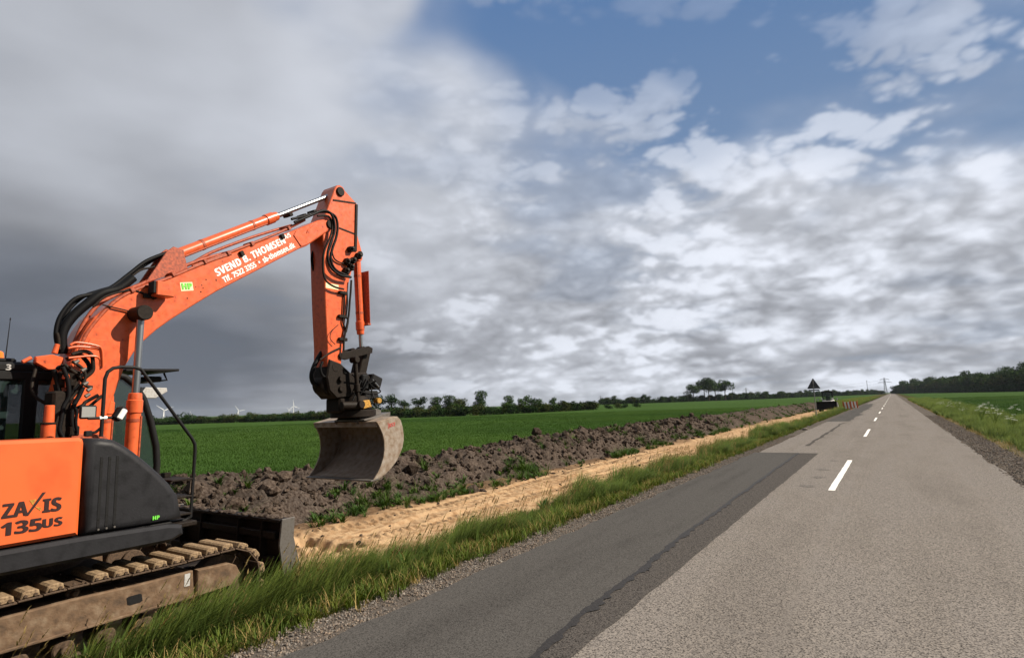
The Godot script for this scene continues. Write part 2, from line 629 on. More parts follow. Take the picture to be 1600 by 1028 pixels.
func make_materials() -> void:
	var simplex := FastNoiseLite.TYPE_SIMPLEX_SMOOTH
	var cellular := FastNoiseLite.TYPE_CELLULAR
	var scuff := noise_tex(3, 0.022, 6, [[0.0, Color(0.5, 0.4, 0.36)], [0.07, Color(0.55, 0.46, 0.42)], [0.12, Color(0.86, 0.83, 0.80)], [0.4, Color(0.95, 0.94, 0.93)], [0.9, grey(1.0)], [0.93, Color(1.0, 0.98, 0.96)], [1.0, Color(1.0, 0.98, 0.96)]])
	var grime := noise_tex(9, 0.02, 7, [[0.0, Color(0.58, 0.53, 0.48)], [0.5, Color(0.8, 0.75, 0.7)], [1.0, Color(1, 0.97, 0.93)]])
	var mud := noise_tex(14, 0.02, 7, [[0.0, Color(0.6, 0.53, 0.47)], [0.5, Color(0.8, 0.71, 0.62)], [1.0, Color(1.0, 0.92, 0.8)]])
	var fine_n := noise_tex(21, 0.05, 4, [], 512, simplex, 3.0)
	var rough_n := noise_tex(22, 0.02, 5, [], 512, simplex, 7.0)
	var wear_r := noise_tex(31, 0.02, 5, [[0.0, grey(0.6)], [1.0, grey(1.0)]])
	# machine
	mats.orange = textured(Color(0.66, 0.113, 0.031), 0.42, scuff, 0.9)
	mats.orange.roughness_texture = wear_r
	mats.orange.clearcoat_enabled = true
	mats.orange.clearcoat = 0.25
	mats.orange.clearcoat_roughness = 0.3
	mats.orange_clean = textured(Color(0.70, 0.122, 0.03), 0.36, noise_tex(4, 0.006, 4, [[0.0, Color(0.9, 0.87, 0.85)], [0.5, grey(0.98)], [1.0, grey(1.0)]]), 0.7)
	mats.orange_clean.clearcoat_enabled = true
	mats.orange_clean.clearcoat = 0.4
	mats.orange_clean.clearcoat_roughness = 0.22
	mats.orange_worn = textured(Color(0.5, 0.10, 0.035), 0.6, grime, 2.2)
	mats.grey_plastic = textured(Color(0.021, 0.021, 0.024), 0.48, noise_tex(6, 0.01, 5, [[0.0, grey(0.75)], [0.5, grey(0.95)], [1.0, grey(1.0)]]), 1.2, 0.0, fine_n, 0.15)
	mats.dark_steel = textured(Color(0.020, 0.0155, 0.013), 0.62, grime, 2.4, 0.0, fine_n, 0.3)
	mats.black = textured(Color(0.013, 0.013, 0.014), 0.55, scuff, 2.0)
	mats.rubber = textured(Color(0.005, 0.005, 0.006), 0.55, scuff, 3.0)
	mats.hose_dusty = textured(Color(0.026, 0.021, 0.018), 0.65, grime, 4.0)
	mats.chrome = std(Color(0.36, 0.37, 0.38), 0.34, 1.0)
	mats.steel = textured(Color(0.125, 0.115, 0.107), 0.5, scuff, 2.0, 0.3)
	mats.track_steel = textured(Color(0.11, 0.085, 0.066), 0.75, mud, 3.0, 0.1, rough_n, 0.5)
	mats.pad = textured(Color(0.36, 0.325, 0.27), 0.9, mud, 3.5, 0.0, rough_n, 0.6)
	mats.frame_mud = textured(Color(0.205, 0.172, 0.144), 0.9, noise_tex(15, 0.012, 6, [[0.0, Color(0.62, 0.58, 0.55)], [0.5, Color(0.82, 0.73, 0.65)], [1.0, Color(1, 0.95, 0.88)]]), 1.0, 0.0, rough_n, 0.5)
	mats.bucket = textured(Color(0.31, 0.272, 0.236), 0.62, noise_tex(16, 0.01, 6, [[0.0, Color(0.74, 0.65, 0.57)], [0.4, Color(0.88, 0.83, 0.78)], [1.0, grey(1.0)]]), 1.4, 0.25, rough_n, 0.25)
	mats.bucket_in = textured(Color(0.13, 0.095, 0.075), 0.75, mud, 2.0, 0.1, rough_n, 0.4)
	mats.white_paint = std(Color(0.78, 0.78, 0.76), 0.5)
	mats.sticker_green = std(Color(0.16, 0.62, 0.07), 0.4)
	mats.sticker_cream = std(Color(0.75, 0.7, 0.42), 0.5)
	mats.letter_dark = std(Color(0.022, 0.006, 0.006), 0.5)
	mats.letter_red = std(Color(0.4, 0.06, 0.05), 0.5)
	mats.yellow = textured(Color(0.62, 0.36, 0.05), 0.6, grime, 3.0)
	mats.lamp_lens = std(Color(0.75, 0.75, 0.72), 0.15)
	mats.mirror = std(Color(0.5, 0.5, 0.48), 0.25, 0.6)
	mats.beacon = std(Color(0.8, 0.17, 0.02), 0.25)
	mats.light_grey = textured(Color(0.42, 0.42, 0.42), 0.5, scuff, 2.0)
	var glass := std(Color(0.03, 0.05, 0.048), 0.05)
	glass.transparency = BaseMaterial3D.TRANSPARENCY_ALPHA
	glass.albedo_color.a = 0.4
	mats.glass = glass
	# ground
	mats.field = std(Color(0.052, 0.10, 0.023), 1.0)
	mats.field.albedo_texture = noise_tex(41, 0.03, 6, [[0.0, Color(0.62, 0.68, 0.5)], [0.45, Color(0.86, 0.88, 0.8)], [0.7, grey(1.0)], [1.0, Color(1.1, 1.0, 0.9)]], 1024)
	mats.field.uv1_triplanar = true
	mats.field.uv1_world_triplanar = true
	mats.field.uv1_scale = Vector3.ONE * 0.11
	mats.field.vertex_color_use_as_albedo = true
	mats.field.normal_enabled = true
	mats.field.normal_texture = noise_tex(42, 0.09, 4, [], 1024, simplex, 8.0)
	mats.field.normal_scale = 0.8
	var speck_n := noise_tex(52, 0.10, 3, [], 1024, simplex, 7.0)
	var speck := noise_tex(51, 0.21, 1, [[0.0, grey(0.45)], [0.25, grey(0.72)], [0.6, grey(0.89)], [1.0, Color(1.0, 0.99, 0.97)]], 1024, cellular)
	mats.asphalt = textured(Color(0.250, 0.226, 0.208), 0.9, speck, 0.45, 0.0, speck_n, 0.12, true)
	mats.asphalt.vertex_color_use_as_albedo = true
	mats.asphalt_dark = textured(Color(0.096, 0.091, 0.086), 0.9, noise_tex(53, 0.22, 1, [[0.0, grey(0.65)], [0.4, grey(0.86)], [1.0, grey(1.0)]], 1024, cellular), 0.5, 0.0, speck_n, 0.12, true)
	mats.asphalt_dark.vertex_color_use_as_albedo = true
	mats.asphalt_strip = textured(Color(0.102, 0.093, 0.087), 0.9, speck, 0.5, 0.0, speck_n, 0.15, true)
	mats.asphalt_worn = textured(Color(0.225, 0.206, 0.194), 0.9, speck, 0.45, 0.0, speck_n, 0.7, true)
	mats.bitumen = textured(Color(0.020, 0.018, 0.017), 0.7, grime, 2.0, 0.0, rough_n, 0.6, true)
	mats.marking = textured(Color(0.78, 0.76, 0.72), 0.75, noise_tex(55, 0.03, 5, [[0.0, Color(0.55, 0.52, 0.5)], [0.3, Color(0.9, 0.89, 0.88)], [0.45, grey(1.0)], [1.0, grey(1.0)]]), 1.0, 0.0, fine_n, 0.3, true)
	mats.gravel_base = textured(Color(0.22, 0.19, 0.163), 0.95, noise_tex(56, 0.16, 3, [[0.0, grey(0.4)], [0.5, grey(0.75)], [1.0, grey(1.0)]], 1024, cellular), 0.9, 0.0, noise_tex(57, 0.16, 3, [], 1024, cellular, 8.0), 0.7, true)
	mats.stone = textured(Color(0.215, 0.187, 0.163), 0.9, scuff, 6.0)
	mats.stone.vertex_color_use_as_albedo = true
	mats.verge_soil = textured(Color(0.085, 0.075, 0.04), 1.0, noise_tex(58, 0.02, 6, [[0.0, Color(0.5, 0.6, 0.4)], [0.5, Color(0.8, 0.8, 0.6)], [1.0, Color(1.0, 0.92, 0.75)]]), 0.6, 0.0, rough_n, 0.8, true)
	mats.sand = textured(Color(0.41, 0.277, 0.163), 0.95, noise_tex(59, 0.012, 6, [[0.0, Color(0.68, 0.62, 0.56)], [0.4, Color(0.88, 0.85, 0.82)], [0.6, grey(0.98)], [1.0, Color(1.0, 1.0, 0.98)]], 1024), 0.25, 0.0, noise_tex(60, 0.05, 5, [], 1024, simplex, 5.0), 0.5, true)
	mats.sand.vertex_color_use_as_albedo = true
	mats.soil = textured(Color(0.098, 0.079, 0.067), 1.0, noise_tex(61, 0.02, 6, [[0.0, Color(0.45, 0.42, 0.4)], [0.45, Color(0.75, 0.72, 0.7)], [0.62, grey(1.0)], [1.0, Color(1.0, 0.95, 0.88)]], 1024), 0.6, 0.0, noise_tex(62, 0.03, 6, [], 1024, simplex, 9.0), 1.0, true)
	mats.soil.vertex_color_use_as_albedo = true
	# plants
	for q in [["grass", Color(0.083, 0.126, 0.029)], ["grass_dry", Color(0.26, 0.2, 0.085)], ["crop", Color(0.049, 0.098, 0.022)], ["weed", Color(0.06, 0.11, 0.028)]]:
		var m := std(q[1], 0.6)
		m.vertex_color_use_as_albedo = true
		m.backlight_enabled = true
		m.backlight = Color(0.55, 0.6, 0.3)
		m.cull_mode = BaseMaterial3D.CULL_DISABLED
		mats[q[0]] = m
	for q in [["leaf_dark", Color(0.026, 0.052, 0.016)], ["leaf_mid", Color(0.046, 0.085, 0.02)], ["leaf_pale", Color(0.085, 0.115, 0.045)], ["leaf_olive", Color(0.06, 0.075, 0.022)]]:
		var m := std(q[1], 0.75)
		m.vertex_color_use_as_albedo = true
		m.backlight_enabled = true
		m.backlight = Color(0.3, 0.35, 0.15)
		m.cull_mode = BaseMaterial3D.CULL_DISABLED
		mats[q[0]] = m
	mats.bark = textured(Color(0.09, 0.07, 0.055), 0.95, grime, 1.0)
	mats.flower = std(Color(0.75, 0.76, 0.7), 0.8)
	mats.galvanised = textured(Color(0.3, 0.31, 0.32), 0.5, scuff, 2.0, 0.6)
	mats.sign_back = textured(Color(0.055, 0.068, 0.085), 0.5, scuff, 2.0, 0.3)
	mats.red_white_r = std(Color(0.5, 0.11, 0.03), 0.5)
	mats.turbine = std(Color(0.82, 0.82, 0.82), 0.5)
	for q in ["field", "asphalt", "asphalt_dark", "asphalt_strip", "asphalt_worn", "gravel_base", "stone", "verge_soil", "sand", "soil", "grass", "grass_dry", "crop", "weed", "leaf_dark", "leaf_mid", "leaf_pale", "leaf_olive", "pad", "frame_mud"]:
		mats[q].metallic_specular = 0.12
	for q in ["rubber", "hose_dusty", "dark_steel", "black", "grey_plastic"]:
		mats[q].metallic_specular = 0.28
	mats.pylon = std(Color(0.2, 0.21, 0.22), 0.6, 0.4)

# ---------------------------------------------------------------- the setting
func steps(from: float, to: float, first: float, grow: float, most: float) -> PackedFloat32Array:
	# positions from one end to the other, the steps growing with distance
	var out := PackedFloat32Array()
	var x := from
	var s := first
	var sg := signf(to - from)
	while (to - x) * sg > first * 0.3:
		out.append(x)
		x += s * sg
		s = minf(s * grow, most)
	out.append(to)
	return out

func grid(xs: PackedFloat32Array, zs: PackedFloat32Array, height: Callable, tint = null) -> Geo:
	# a sheet over the lines x (rising) and z (falling)
	var g := Geo.new()
	var nx := xs.size()
	var nz := zs.size()
	var hs := PackedFloat32Array()
	hs.resize(nx * nz)
	for i in nz:
		for j in nx:
			hs[i * nx + j] = height.call(xs[j], zs[i])
	for i in nz:
		for j in nx:
			g.v.append(Vector3(xs[j], hs[i * nx + j], zs[i]))
			var j0 := maxi(j - 1, 0)
			var j1 := mini(j + 1, nx - 1)
			var i0 := maxi(i - 1, 0)
			var i1 := mini(i + 1, nz - 1)
			var sx := (hs[i * nx + j1] - hs[i * nx + j0]) / (xs[j1] - xs[j0])
			var sz := (hs[i1 * nx + j] - hs[i0 * nx + j]) / (zs[i1] - zs[i0])
			g.n.append(Vector3(-sx, 1.0, -sz).normalized())
			if tint != null:
				g.col.append(tint.call(xs[j], zs[i]))
	for i in nz - 1:
		for j in nx - 1:
			var a := i * nx + j
			g.idx.append_array(PackedInt32Array([a, a + nx, a + 1, a + 1, a + nx, a + nx + 1]))
	return g

func structure(g: Geo, called: String, m: Material) -> MeshInstance3D:
	var o := put(g, called, m)
	o.set_meta("kind", "structure")
	return o

func ground_h(x: float, z: float) -> float:
	if x < -13.4 or x > 6.4:
		var away := maxf(-13.4 - x, x - 6.4)
		var roll := noise_b.get_noise_2d(x * 0.004, z * 0.004) * minf(away * 0.004, 0.5)
		return roll - (0.12 if x > 0.0 else 0.0)
	return -0.7

func field_tint(x: float, z: float) -> Color:
	var big := noise_b.get_noise_2d(x * 0.012, z * 0.03)
	var mid := noise_a.get_noise_2d(x * 0.05 + 40.0, z * 0.09)
	var k := 1.0 + big * 0.2 + mid * 0.2
	return Color(k * (1.0 + big * 0.1), k, k * 0.95)

func build_ground() -> void:
	var xs := PackedFloat32Array()
	var left := steps(-13.4, -5000.0, 1.0, 1.12, 500.0)
	for i in range(left.size() - 1, -1, -1):
		xs.append(left[i])
	xs.append(-13.2)
	xs.append(-4.0)
	xs.append(6.2)
	xs.append_array(steps(6.45, 5000.0, 1.0, 1.12, 500.0))
	var zs := PackedFloat32Array()
	zs.append(400.0)
	zs.append(120.0)
	zs.append_array(steps(40.0, -6000.0, 1.5, 1.05, 500.0))
	var g := grid(xs, zs, ground_h, field_tint)
	tag(structure(g, "field", mats.field), "flat green crop fields on both sides of the road")

func road_tint(x: float, z: float) -> Color:
	var k := 1.0
	for c in [[0.45, 0.78], [-2.9, 0.78]]:   # polished wheel paths and the darker strip between them
		for s in [-1.0, 1.0]:
			k += 0.05 * exp(-pow((x - c[0] - s * c[1] + 0.1 * noise_b.get_noise_2d(z * 0.05, x)) / 0.26, 2.0))
		k -= 0.05 * exp(-pow((x - c[0]) / 0.3, 2.0))
	k -= 0.07 * exp(-pow((x + 1.28) / 0.22, 2.0))
	k += noise_a.get_noise_2d(x * 0.9, z * 0.12) * 0.2 + noise_b.get_noise_2d(x * 0.4 + 30.0, z * 0.5) * 0.05
	return Color(k, k * 0.995, k * 0.985)

func ribbon(x_left: Callable, x_right: Callable, zs: PackedFloat32Array, y: float, cuts: int, tint = null) -> Geo:
	# a flat strip along the road between two wandering edges
	var g := Geo.new()
	for z in zs:
		var a: float = x_left.call(z)
		var b: float = x_right.call(z)
		for j in cuts + 1:
			var x := lerpf(a, b, float(j) / cuts)
			g.v.append(Vector3(x, y, z))
			g.n.append(Vector3.UP)
			if tint != null:
				g.col.append(tint.call(x, z))
	for i in zs.size() - 1:
		for j in cuts:
			var a := i * (cuts + 1) + j
			var nx := cuts + 1
			g.idx.append_array(PackedInt32Array([a, a + nx, a + 1, a + 1, a + nx, a + nx + 1]))
	return g

func patch_tint(x: float, z: float) -> Color:
	var k := 1.0 + noise_a.get_noise_2d(x * 1.6, z * 0.09 + 3.0) * 0.30 + noise_b.get_noise_2d(x * 3.0, z * 0.8) * 0.06
	return Color(k, k, k)

func build_road() -> void:
	var zs := steps(30.0, -2500.0, 0.5, 1.03, 60.0)
	var el := func(z: float) -> float: return -4.3 + noise_a.get_noise_2d(z * 0.6, 2.0) * 0.09
	var er := func(z: float) -> float: return 2.06 + noise_a.get_noise_2d(z * 0.5, 8.0) * 0.10
	var near_zs := steps(14.0, -60.0, 0.18, 1.004, 0.5)
	var rz := PackedFloat32Array(near_zs)
	for z in zs:
		if z < -60.5:
			rz.append(z)
	var road := structure(ribbon(el, er, rz, 0.0, 44, road_tint), "road", mats.asphalt)
	tag(road, "worn grey asphalt country road running straight away")
	# newer, darker asphalt laid along the left edge, its joint and the milled strip beside it
	var pz := steps(14.0, -22.75, 0.12, 1.0, 0.12)
	var joint := func(z: float) -> float: return -2.79 + noise_a.get_noise_2d(z * 0.35, 5.0) * 0.06 + 0.2 * minf(exp((z + 4.0) * 0.45), 1.0) + 0.011 * minf(z + 7.0, 0.0)
	var strip_r := func(z: float) -> float: return -2.34 + noise_a.get_noise_2d(z * 1.4, 14.0) * 0.025
	var pl := func(z: float) -> float: return -4.42 + noise_a.get_noise_2d(z * 0.9, 21.0) * 0.09
	tag(put(ribbon(pl, joint, pz, 0.008, 26, patch_tint), "asphalt_patch", mats.asphalt_dark, road), "long dark grey asphalt repair along the road edge")
	tag(put(ribbon(joint, strip_r, pz, 0.004, 3), "asphalt_strip", mats.asphalt_strip, road), "narrow darker milled strip beside the repair")
	var jl := func(z: float) -> float: return joint.call(z) - 0.03 - absf(noise_a.get_noise_2d(z * 3.0, 31.0)) * 0.06
	var jr := func(z: float) -> float: return joint.call(z) + 0.022 + maxf(noise_a.get_noise_2d(z * 4.0, 37.0), 0.0) * 0.12
	tag(put(ribbon(jl, jr, steps(14.0, -22.7, 0.05, 1.0, 0.05), 0.012, 2), "joint_seal", mats.bitumen, road), "ragged black bitumen joint")
	# the repair further on
	var fz := steps(-49.5, -128.0, 0.6, 1.0, 0.6)
	var fl := func(z: float) -> float: return -4.36 + noise_a.get_noise_2d(z * 0.4, 51.0) * 0.1
	var fr := func(z: float) -> float: return -2.75 + noise_a.get_noise_2d(z * 0.12, 57.0) * 0.45 - 0.4 * smoothstep(-100.0, -128.0, z)
	put(ribbon(fl, fr, fz, 0.008, 10, patch_tint), "asphalt_patch", mats.asphalt_dark, road)
	var tl := func(z: float) -> float: return -3.15 + noise_a.get_noise_2d(z * 0.3, 61.0) * 0.12
	var tr := func(z: float) -> float: return tl.call(z) + 0.14 + noise_a.get_noise_2d(z * 0.8, 66.0) * 0.12
	put(ribbon(tl, tr, steps(-26.0, -47.0, 0.3, 1.0, 0.3), 0.005, 2), "asphalt_strip", mats.asphalt_strip, road)
	# ravelled spots beside the centre line
	for q in [[-1.75, -17.9, 0.26], [-1.72, -16.2, 0.22], [-1.78, -14.6, 0.26], [-1.68, -20.3, 0.2]]:
		var g := Geo.new()
		var pts := []
		for k in 22:
			var a := TAU * k / 22
			var r: float = q[2] * (0.55 + 0.9 * absf(noise_a.get_noise_2d(cos(a) * 1.9 + q[1], sin(a) * 1.9)))
			pts.append(Vector3(q[0] + cos(a) * r * 0.75, 0.004, q[1] + sin(a) * r * 1.1))
		for k in 22:
			g.face([Vector3(q[0], 0.004, q[1]), pts[k], pts[(k + 1) % 22]], Vector3.UP)
		put(g, "worn_spot", mats.asphalt_worn, road)
	# centre line
	var z0 := -14.05
	for k in 40:
		var g := Geo.new()
		var a := z0 - k * 17.75
		var cuts := 20 if k < 3 else 2
		for i in cuts:
			var za := a - 6.5 * i / cuts
			var zb := a - 6.5 * (i + 1) / cuts
			var ea := 0.008 * noise_b.get_noise_2d(za * 4.0, 1.0) if k < 3 else 0.0
			var eb := 0.008 * noise_b.get_noise_2d(zb * 4.0, 1.0) if k < 3 else 0.0
			g.face([Vector3(-1.345 + ea, 0.005, za), Vector3(-1.215 + ea, 0.005, za), Vector3(-1.215 + eb, 0.005, zb), Vector3(-1.345 + eb, 0.005, zb)], Vector3.UP)
		put(g, "centre_line", mats.marking, road)
	# gravel shoulders
	var gz := steps(14.0, -40.0, 0.25, 1.0, 0.25)
	gz.append_array(steps(-41.0, -1200.0, 1.0, 1.06, 30.0))
	var sh := func(x: float, z: float) -> float: return -0.016 - 0.055 * clampf((-4.3 - x) / 0.9, 0.0, 1.0) + noise_a.get_noise_2d(x * 3.0, z * 3.0) * 0.012
	tag(structure(grid(PackedFloat32Array([-5.5, -5.3, -5.1, -4.9, -4.7, -4.5, -4.3, -4.1]), gz, sh), "gravel_shoulder", mats.gravel_base), "strip of grey gravel between the asphalt and the grass verge")
	var shr := func(x: float, z: float) -> float: return -0.016 - 0.06 * clampf((x - 2.06) / 1.1, 0.0, 1.0) + noise_a.get_noise_2d(x * 3.0, z * 3.0) * 0.012
	tag(structure(grid(PackedFloat32Array([1.85, 2.05, 2.25, 2.45, 2.65, 2.85, 3.05, 3.3, 3.6]), gz, shr), "gravel_shoulder", mats.gravel_base), "wide gravel shoulder at the edge away from the excavator")
	# loose stones
	var sg := Geo.new()
	lump(sg, 7, 1.0)
	var st := sg.mesh(mats.stone)
	var xf := []
	var cs := []
	for k in 34000:
		var t := rng.randf()
		var z := 1.0 - 34.0 * pow(t, 1.5)
		var x := -4.22 - 0.86 * rng.randf() - 0.12 * rng.randf()
		if noise_a.get_noise_2d(x * 1.4, z * 0.8) < -0.28 and rng.randf() < 0.7:
			continue
		var r := rng.randf_range(0.005, 0.014) * (1.0 if rng.randf() < 0.95 else 1.6)
		push_lump(xf, cs, Vector3(x, sh.call(x, z) + r * 0.3, z), r)
	for k in 15000:
		var z := -10.0 - 50.0 * pow(rng.randf(), 1.3)
		var x := 2.0 + 1.12 * rng.randf()
		var r := rng.randf_range(0.008, 0.025)
		push_lump(xf, cs, Vector3(x, shr.call(x, z) + r * 0.3, z), r)
	tag(scatter("gravel", st, xf, cs), "loose grey and tan stones along both road edges", "gravel", "", "stuff")

func push_lump(xf: Array, cs: Array, at: Vector3, r: float) -> void:
	var b := Basis.from_euler(Vector3(rng.randf() * TAU, rng.randf() * TAU, rng.randf() * TAU)).scaled_local(Vector3(r * rng.randf_range(0.8, 1.4), r * rng.randf_range(0.6, 0.9), r))
	xf.append(Transform3D(b, at))
	var k := rng.randf_range(0.55, 1.25)
	var w := rng.randf_range(-0.08, 0.1)
	cs.append(Color(k * (1.0 + w), k, k * (1.0 - w)))

func lump(g: Geo, sd: int, r: float) -> void:
	# an uneven pebble of 20 faces
	var t := (1.0 + sqrt(5.0)) / 2.0
	var ps := [Vector3(-1, t, 0), Vector3(1, t, 0), Vector3(-1, -t, 0), Vector3(1, -t, 0), Vector3(0, -1, t), Vector3(0, 1, t), Vector3(0, -1, -t), Vector3(0, 1, -t), Vector3(t, 0, -1), Vector3(t, 0, 1), Vector3(-t, 0, -1), Vector3(-t, 0, 1)]
	for i in ps.size():
		ps[i] = ps[i].normalized() * r * (1.0 + 0.35 * noise_b.get_noise_2d(i * 7.3, sd * 3.1))
	for f in [[0, 11, 5], [0, 5, 1], [0, 1, 7], [0, 7, 10], [0, 10, 11], [1, 5, 9], [5, 11, 4], [11, 10, 2], [10, 7, 6], [7, 1, 8], [3, 9, 4], [3, 4, 2], [3, 2, 6], [3, 6, 8], [3, 8, 9], [4, 9, 5], [2, 4, 11], [6, 2, 10], [8, 6, 7], [9, 8, 1]]:
		g.face([ps[f[0]], ps[f[1]], ps[f[2]]], ps[f[0]] + ps[f[1]] + ps[f[2]])

# ---------------------------------------------------------------- the dug path and the spoil bank
func verge_h(x: float, z: float) -> float:
	var t := clampf((-5.0 - x) / 1.3, 0.0, 1.0)
	return -0.06 - 0.04 * t + noise_a.get_noise_2d(x * 1.2, z * 0.9) * 0.05 * t

func lug(x: float, z: float, cx: float, half: float, pitch: float, slant: float) -> float:
	var o := absf(x - cx)
	if o > half:
		return 0.0
	var s := sin(TAU * (z + slant * o) / pitch)
	return smoothstep(0.15, 0.75, s) * smoothstep(0.0, 0.06, half - o)

func sand_h(x: float, z: float) -> float:
	var bend := noise_b.get_noise_2d(3.0, z * 0.09) * 0.3
	var h := -0.185 + noise_a.get_noise_2d(x * 0.55, z * 0.35) * 0.085 + noise_a.get_noise_2d(x * 3.0, z * 2.4) * 0.012
	var fade := smoothstep(-46.0, -25.0, z)
	# belts pressed in by the machine's tracks
	for c in [[-8.85 + bend, 0.27, 0.19, 0.35], [-7.55 + bend * 0.7, 0.22, 0.19, 0.35], [-8.2 - bend * 1.2, 0.2, 0.21, -0.5]]:
		var o := absf(x - c[0])
		h -= 0.03 * smoothstep(c[1] + 0.08, c[1] - 0.06, o)
		h += 0.022 * exp(-pow((o - c[1] - 0.09) / 0.06, 2.0))
		h += (0.042 if c[2] < 0.2 else 0.022) * fade * lug(x, z, c[0], c[1], c[2], c[3])
	# the lip of the verge and the foot of the bank
	h += 0.10 * smoothstep(-6.5, -5.95, x) + 0.06 * smoothstep(-9.3, -9.9, x)
	# where the blade broke the crust
	var px := x + 8.2
	var pz := z + 6.55 - px * 0.05
	var hole := smoothstep(1.0, 0.72, absf(px) / (0.85 + 0.25 * noise_a.get_noise_2d(z * 2.0, 4.0)) ) * smoothstep(1.0, 0.62, absf(pz) / (0.34 + 0.16 * noise_a.get_noise_2d(x * 1.7, 9.0)))
	h -= 0.20 * hole * (0.75 + 0.5 * noise_a.get_noise_2d(x * 2.5, z * 2.5))
	h += 0.05 * exp(-pow((pz - 0.5) / 0.16, 2.0)) * smoothstep(1.2, 0.4, absf(px))
	var crumb := smoothstep(2.6, 1.2, Vector2(x + 7.3, z + 5.7).length())
	h += crumb * (noise_cell.get_noise_2d(x * 3.0, z * 5.0) + 0.6) * 0.04
	return h

func sand_tint(x: float, z: float) -> Color:
	var damp := smoothstep(0.05, 0.45, noise_a.get_noise_2d(x * 0.5 + 7.0, z * 0.16))
	var k := 1.0 - damp * 0.16 + noise_b.get_noise_2d(x * 2.0, z * 0.6) * 0.05
	var soil := smoothstep(-9.0, -9.9, x + noise_a.get_noise_2d(x * 1.1, z * 0.8) * 0.55)
	return Color(k, k * (1.0 - damp * 0.03), k * (1.0 - damp * 0.06)).lerp(Color(0.3, 0.29, 0.31), soil)

func bank_line(z: float) -> Vector2:
	# where the crest runs and how high it is
	return Vector2(-11.5 + noise_b.get_noise_2d(z * 0.11, 2.0) * 0.35 + noise_b.get_noise_2d(z * 0.6, 7.0) * 0.16, 0.72 + noise_b.get_noise_2d(z * 0.16, 12.0) * 0.10 + noise_b.get_noise_2d(z * 0.75, 17.0) * 0.11)

func bank_h(x: float, z: float) -> float:
	var b := bank_line(z)
	var foot := -9.65 + noise_b.get_noise_2d(z * 0.35, 23.0) * 0.28
	var t: float
	if x > b.x:
		t = clampf((foot - x) / (foot - b.x), 0.0, 1.2)
	else:
		t = clampf((x + 13.5) / (b.x + 13.5), 0.0, 1.0)
	var body := pow(t, 0.9) * (1.0 - 0.18 * t * t) / 0.82
	var low := -0.24 if x > b.x else -0.12
	var h := lerpf(low, b.y, clampf(body, 0.0, 1.0))
	var rough := smoothstep(0.02, 0.3, t)
	h += rough * (noise_a.get_noise_2d(x * 1.3, z * 1.1) * 0.20 + (noise_cell.get_noise_2d(x * 1.5, z * 1.5) + 0.62) * 0.16 + noise_a.get_noise_2d(x * 5.0, z * 5.0) * 0.05 + noise_c.get_noise_2d(x * 2.6, z * 2.6) * 0.035)
	return h

func bank_tint(x: float, z: float) -> Color:
	var n := noise_a.get_noise_2d(x * 0.8, z * 0.5)
	var k := 1.0 + n * 0.55 + noise_b.get_noise_2d(x * 4.0, z * 4.0) * 0.15 + noise_b.get_noise_2d(x * 0.4, z * 0.22) * 0.2
	return Color(k, k * (1.0 - n * 0.06), k * (1.0 - n * 0.12))

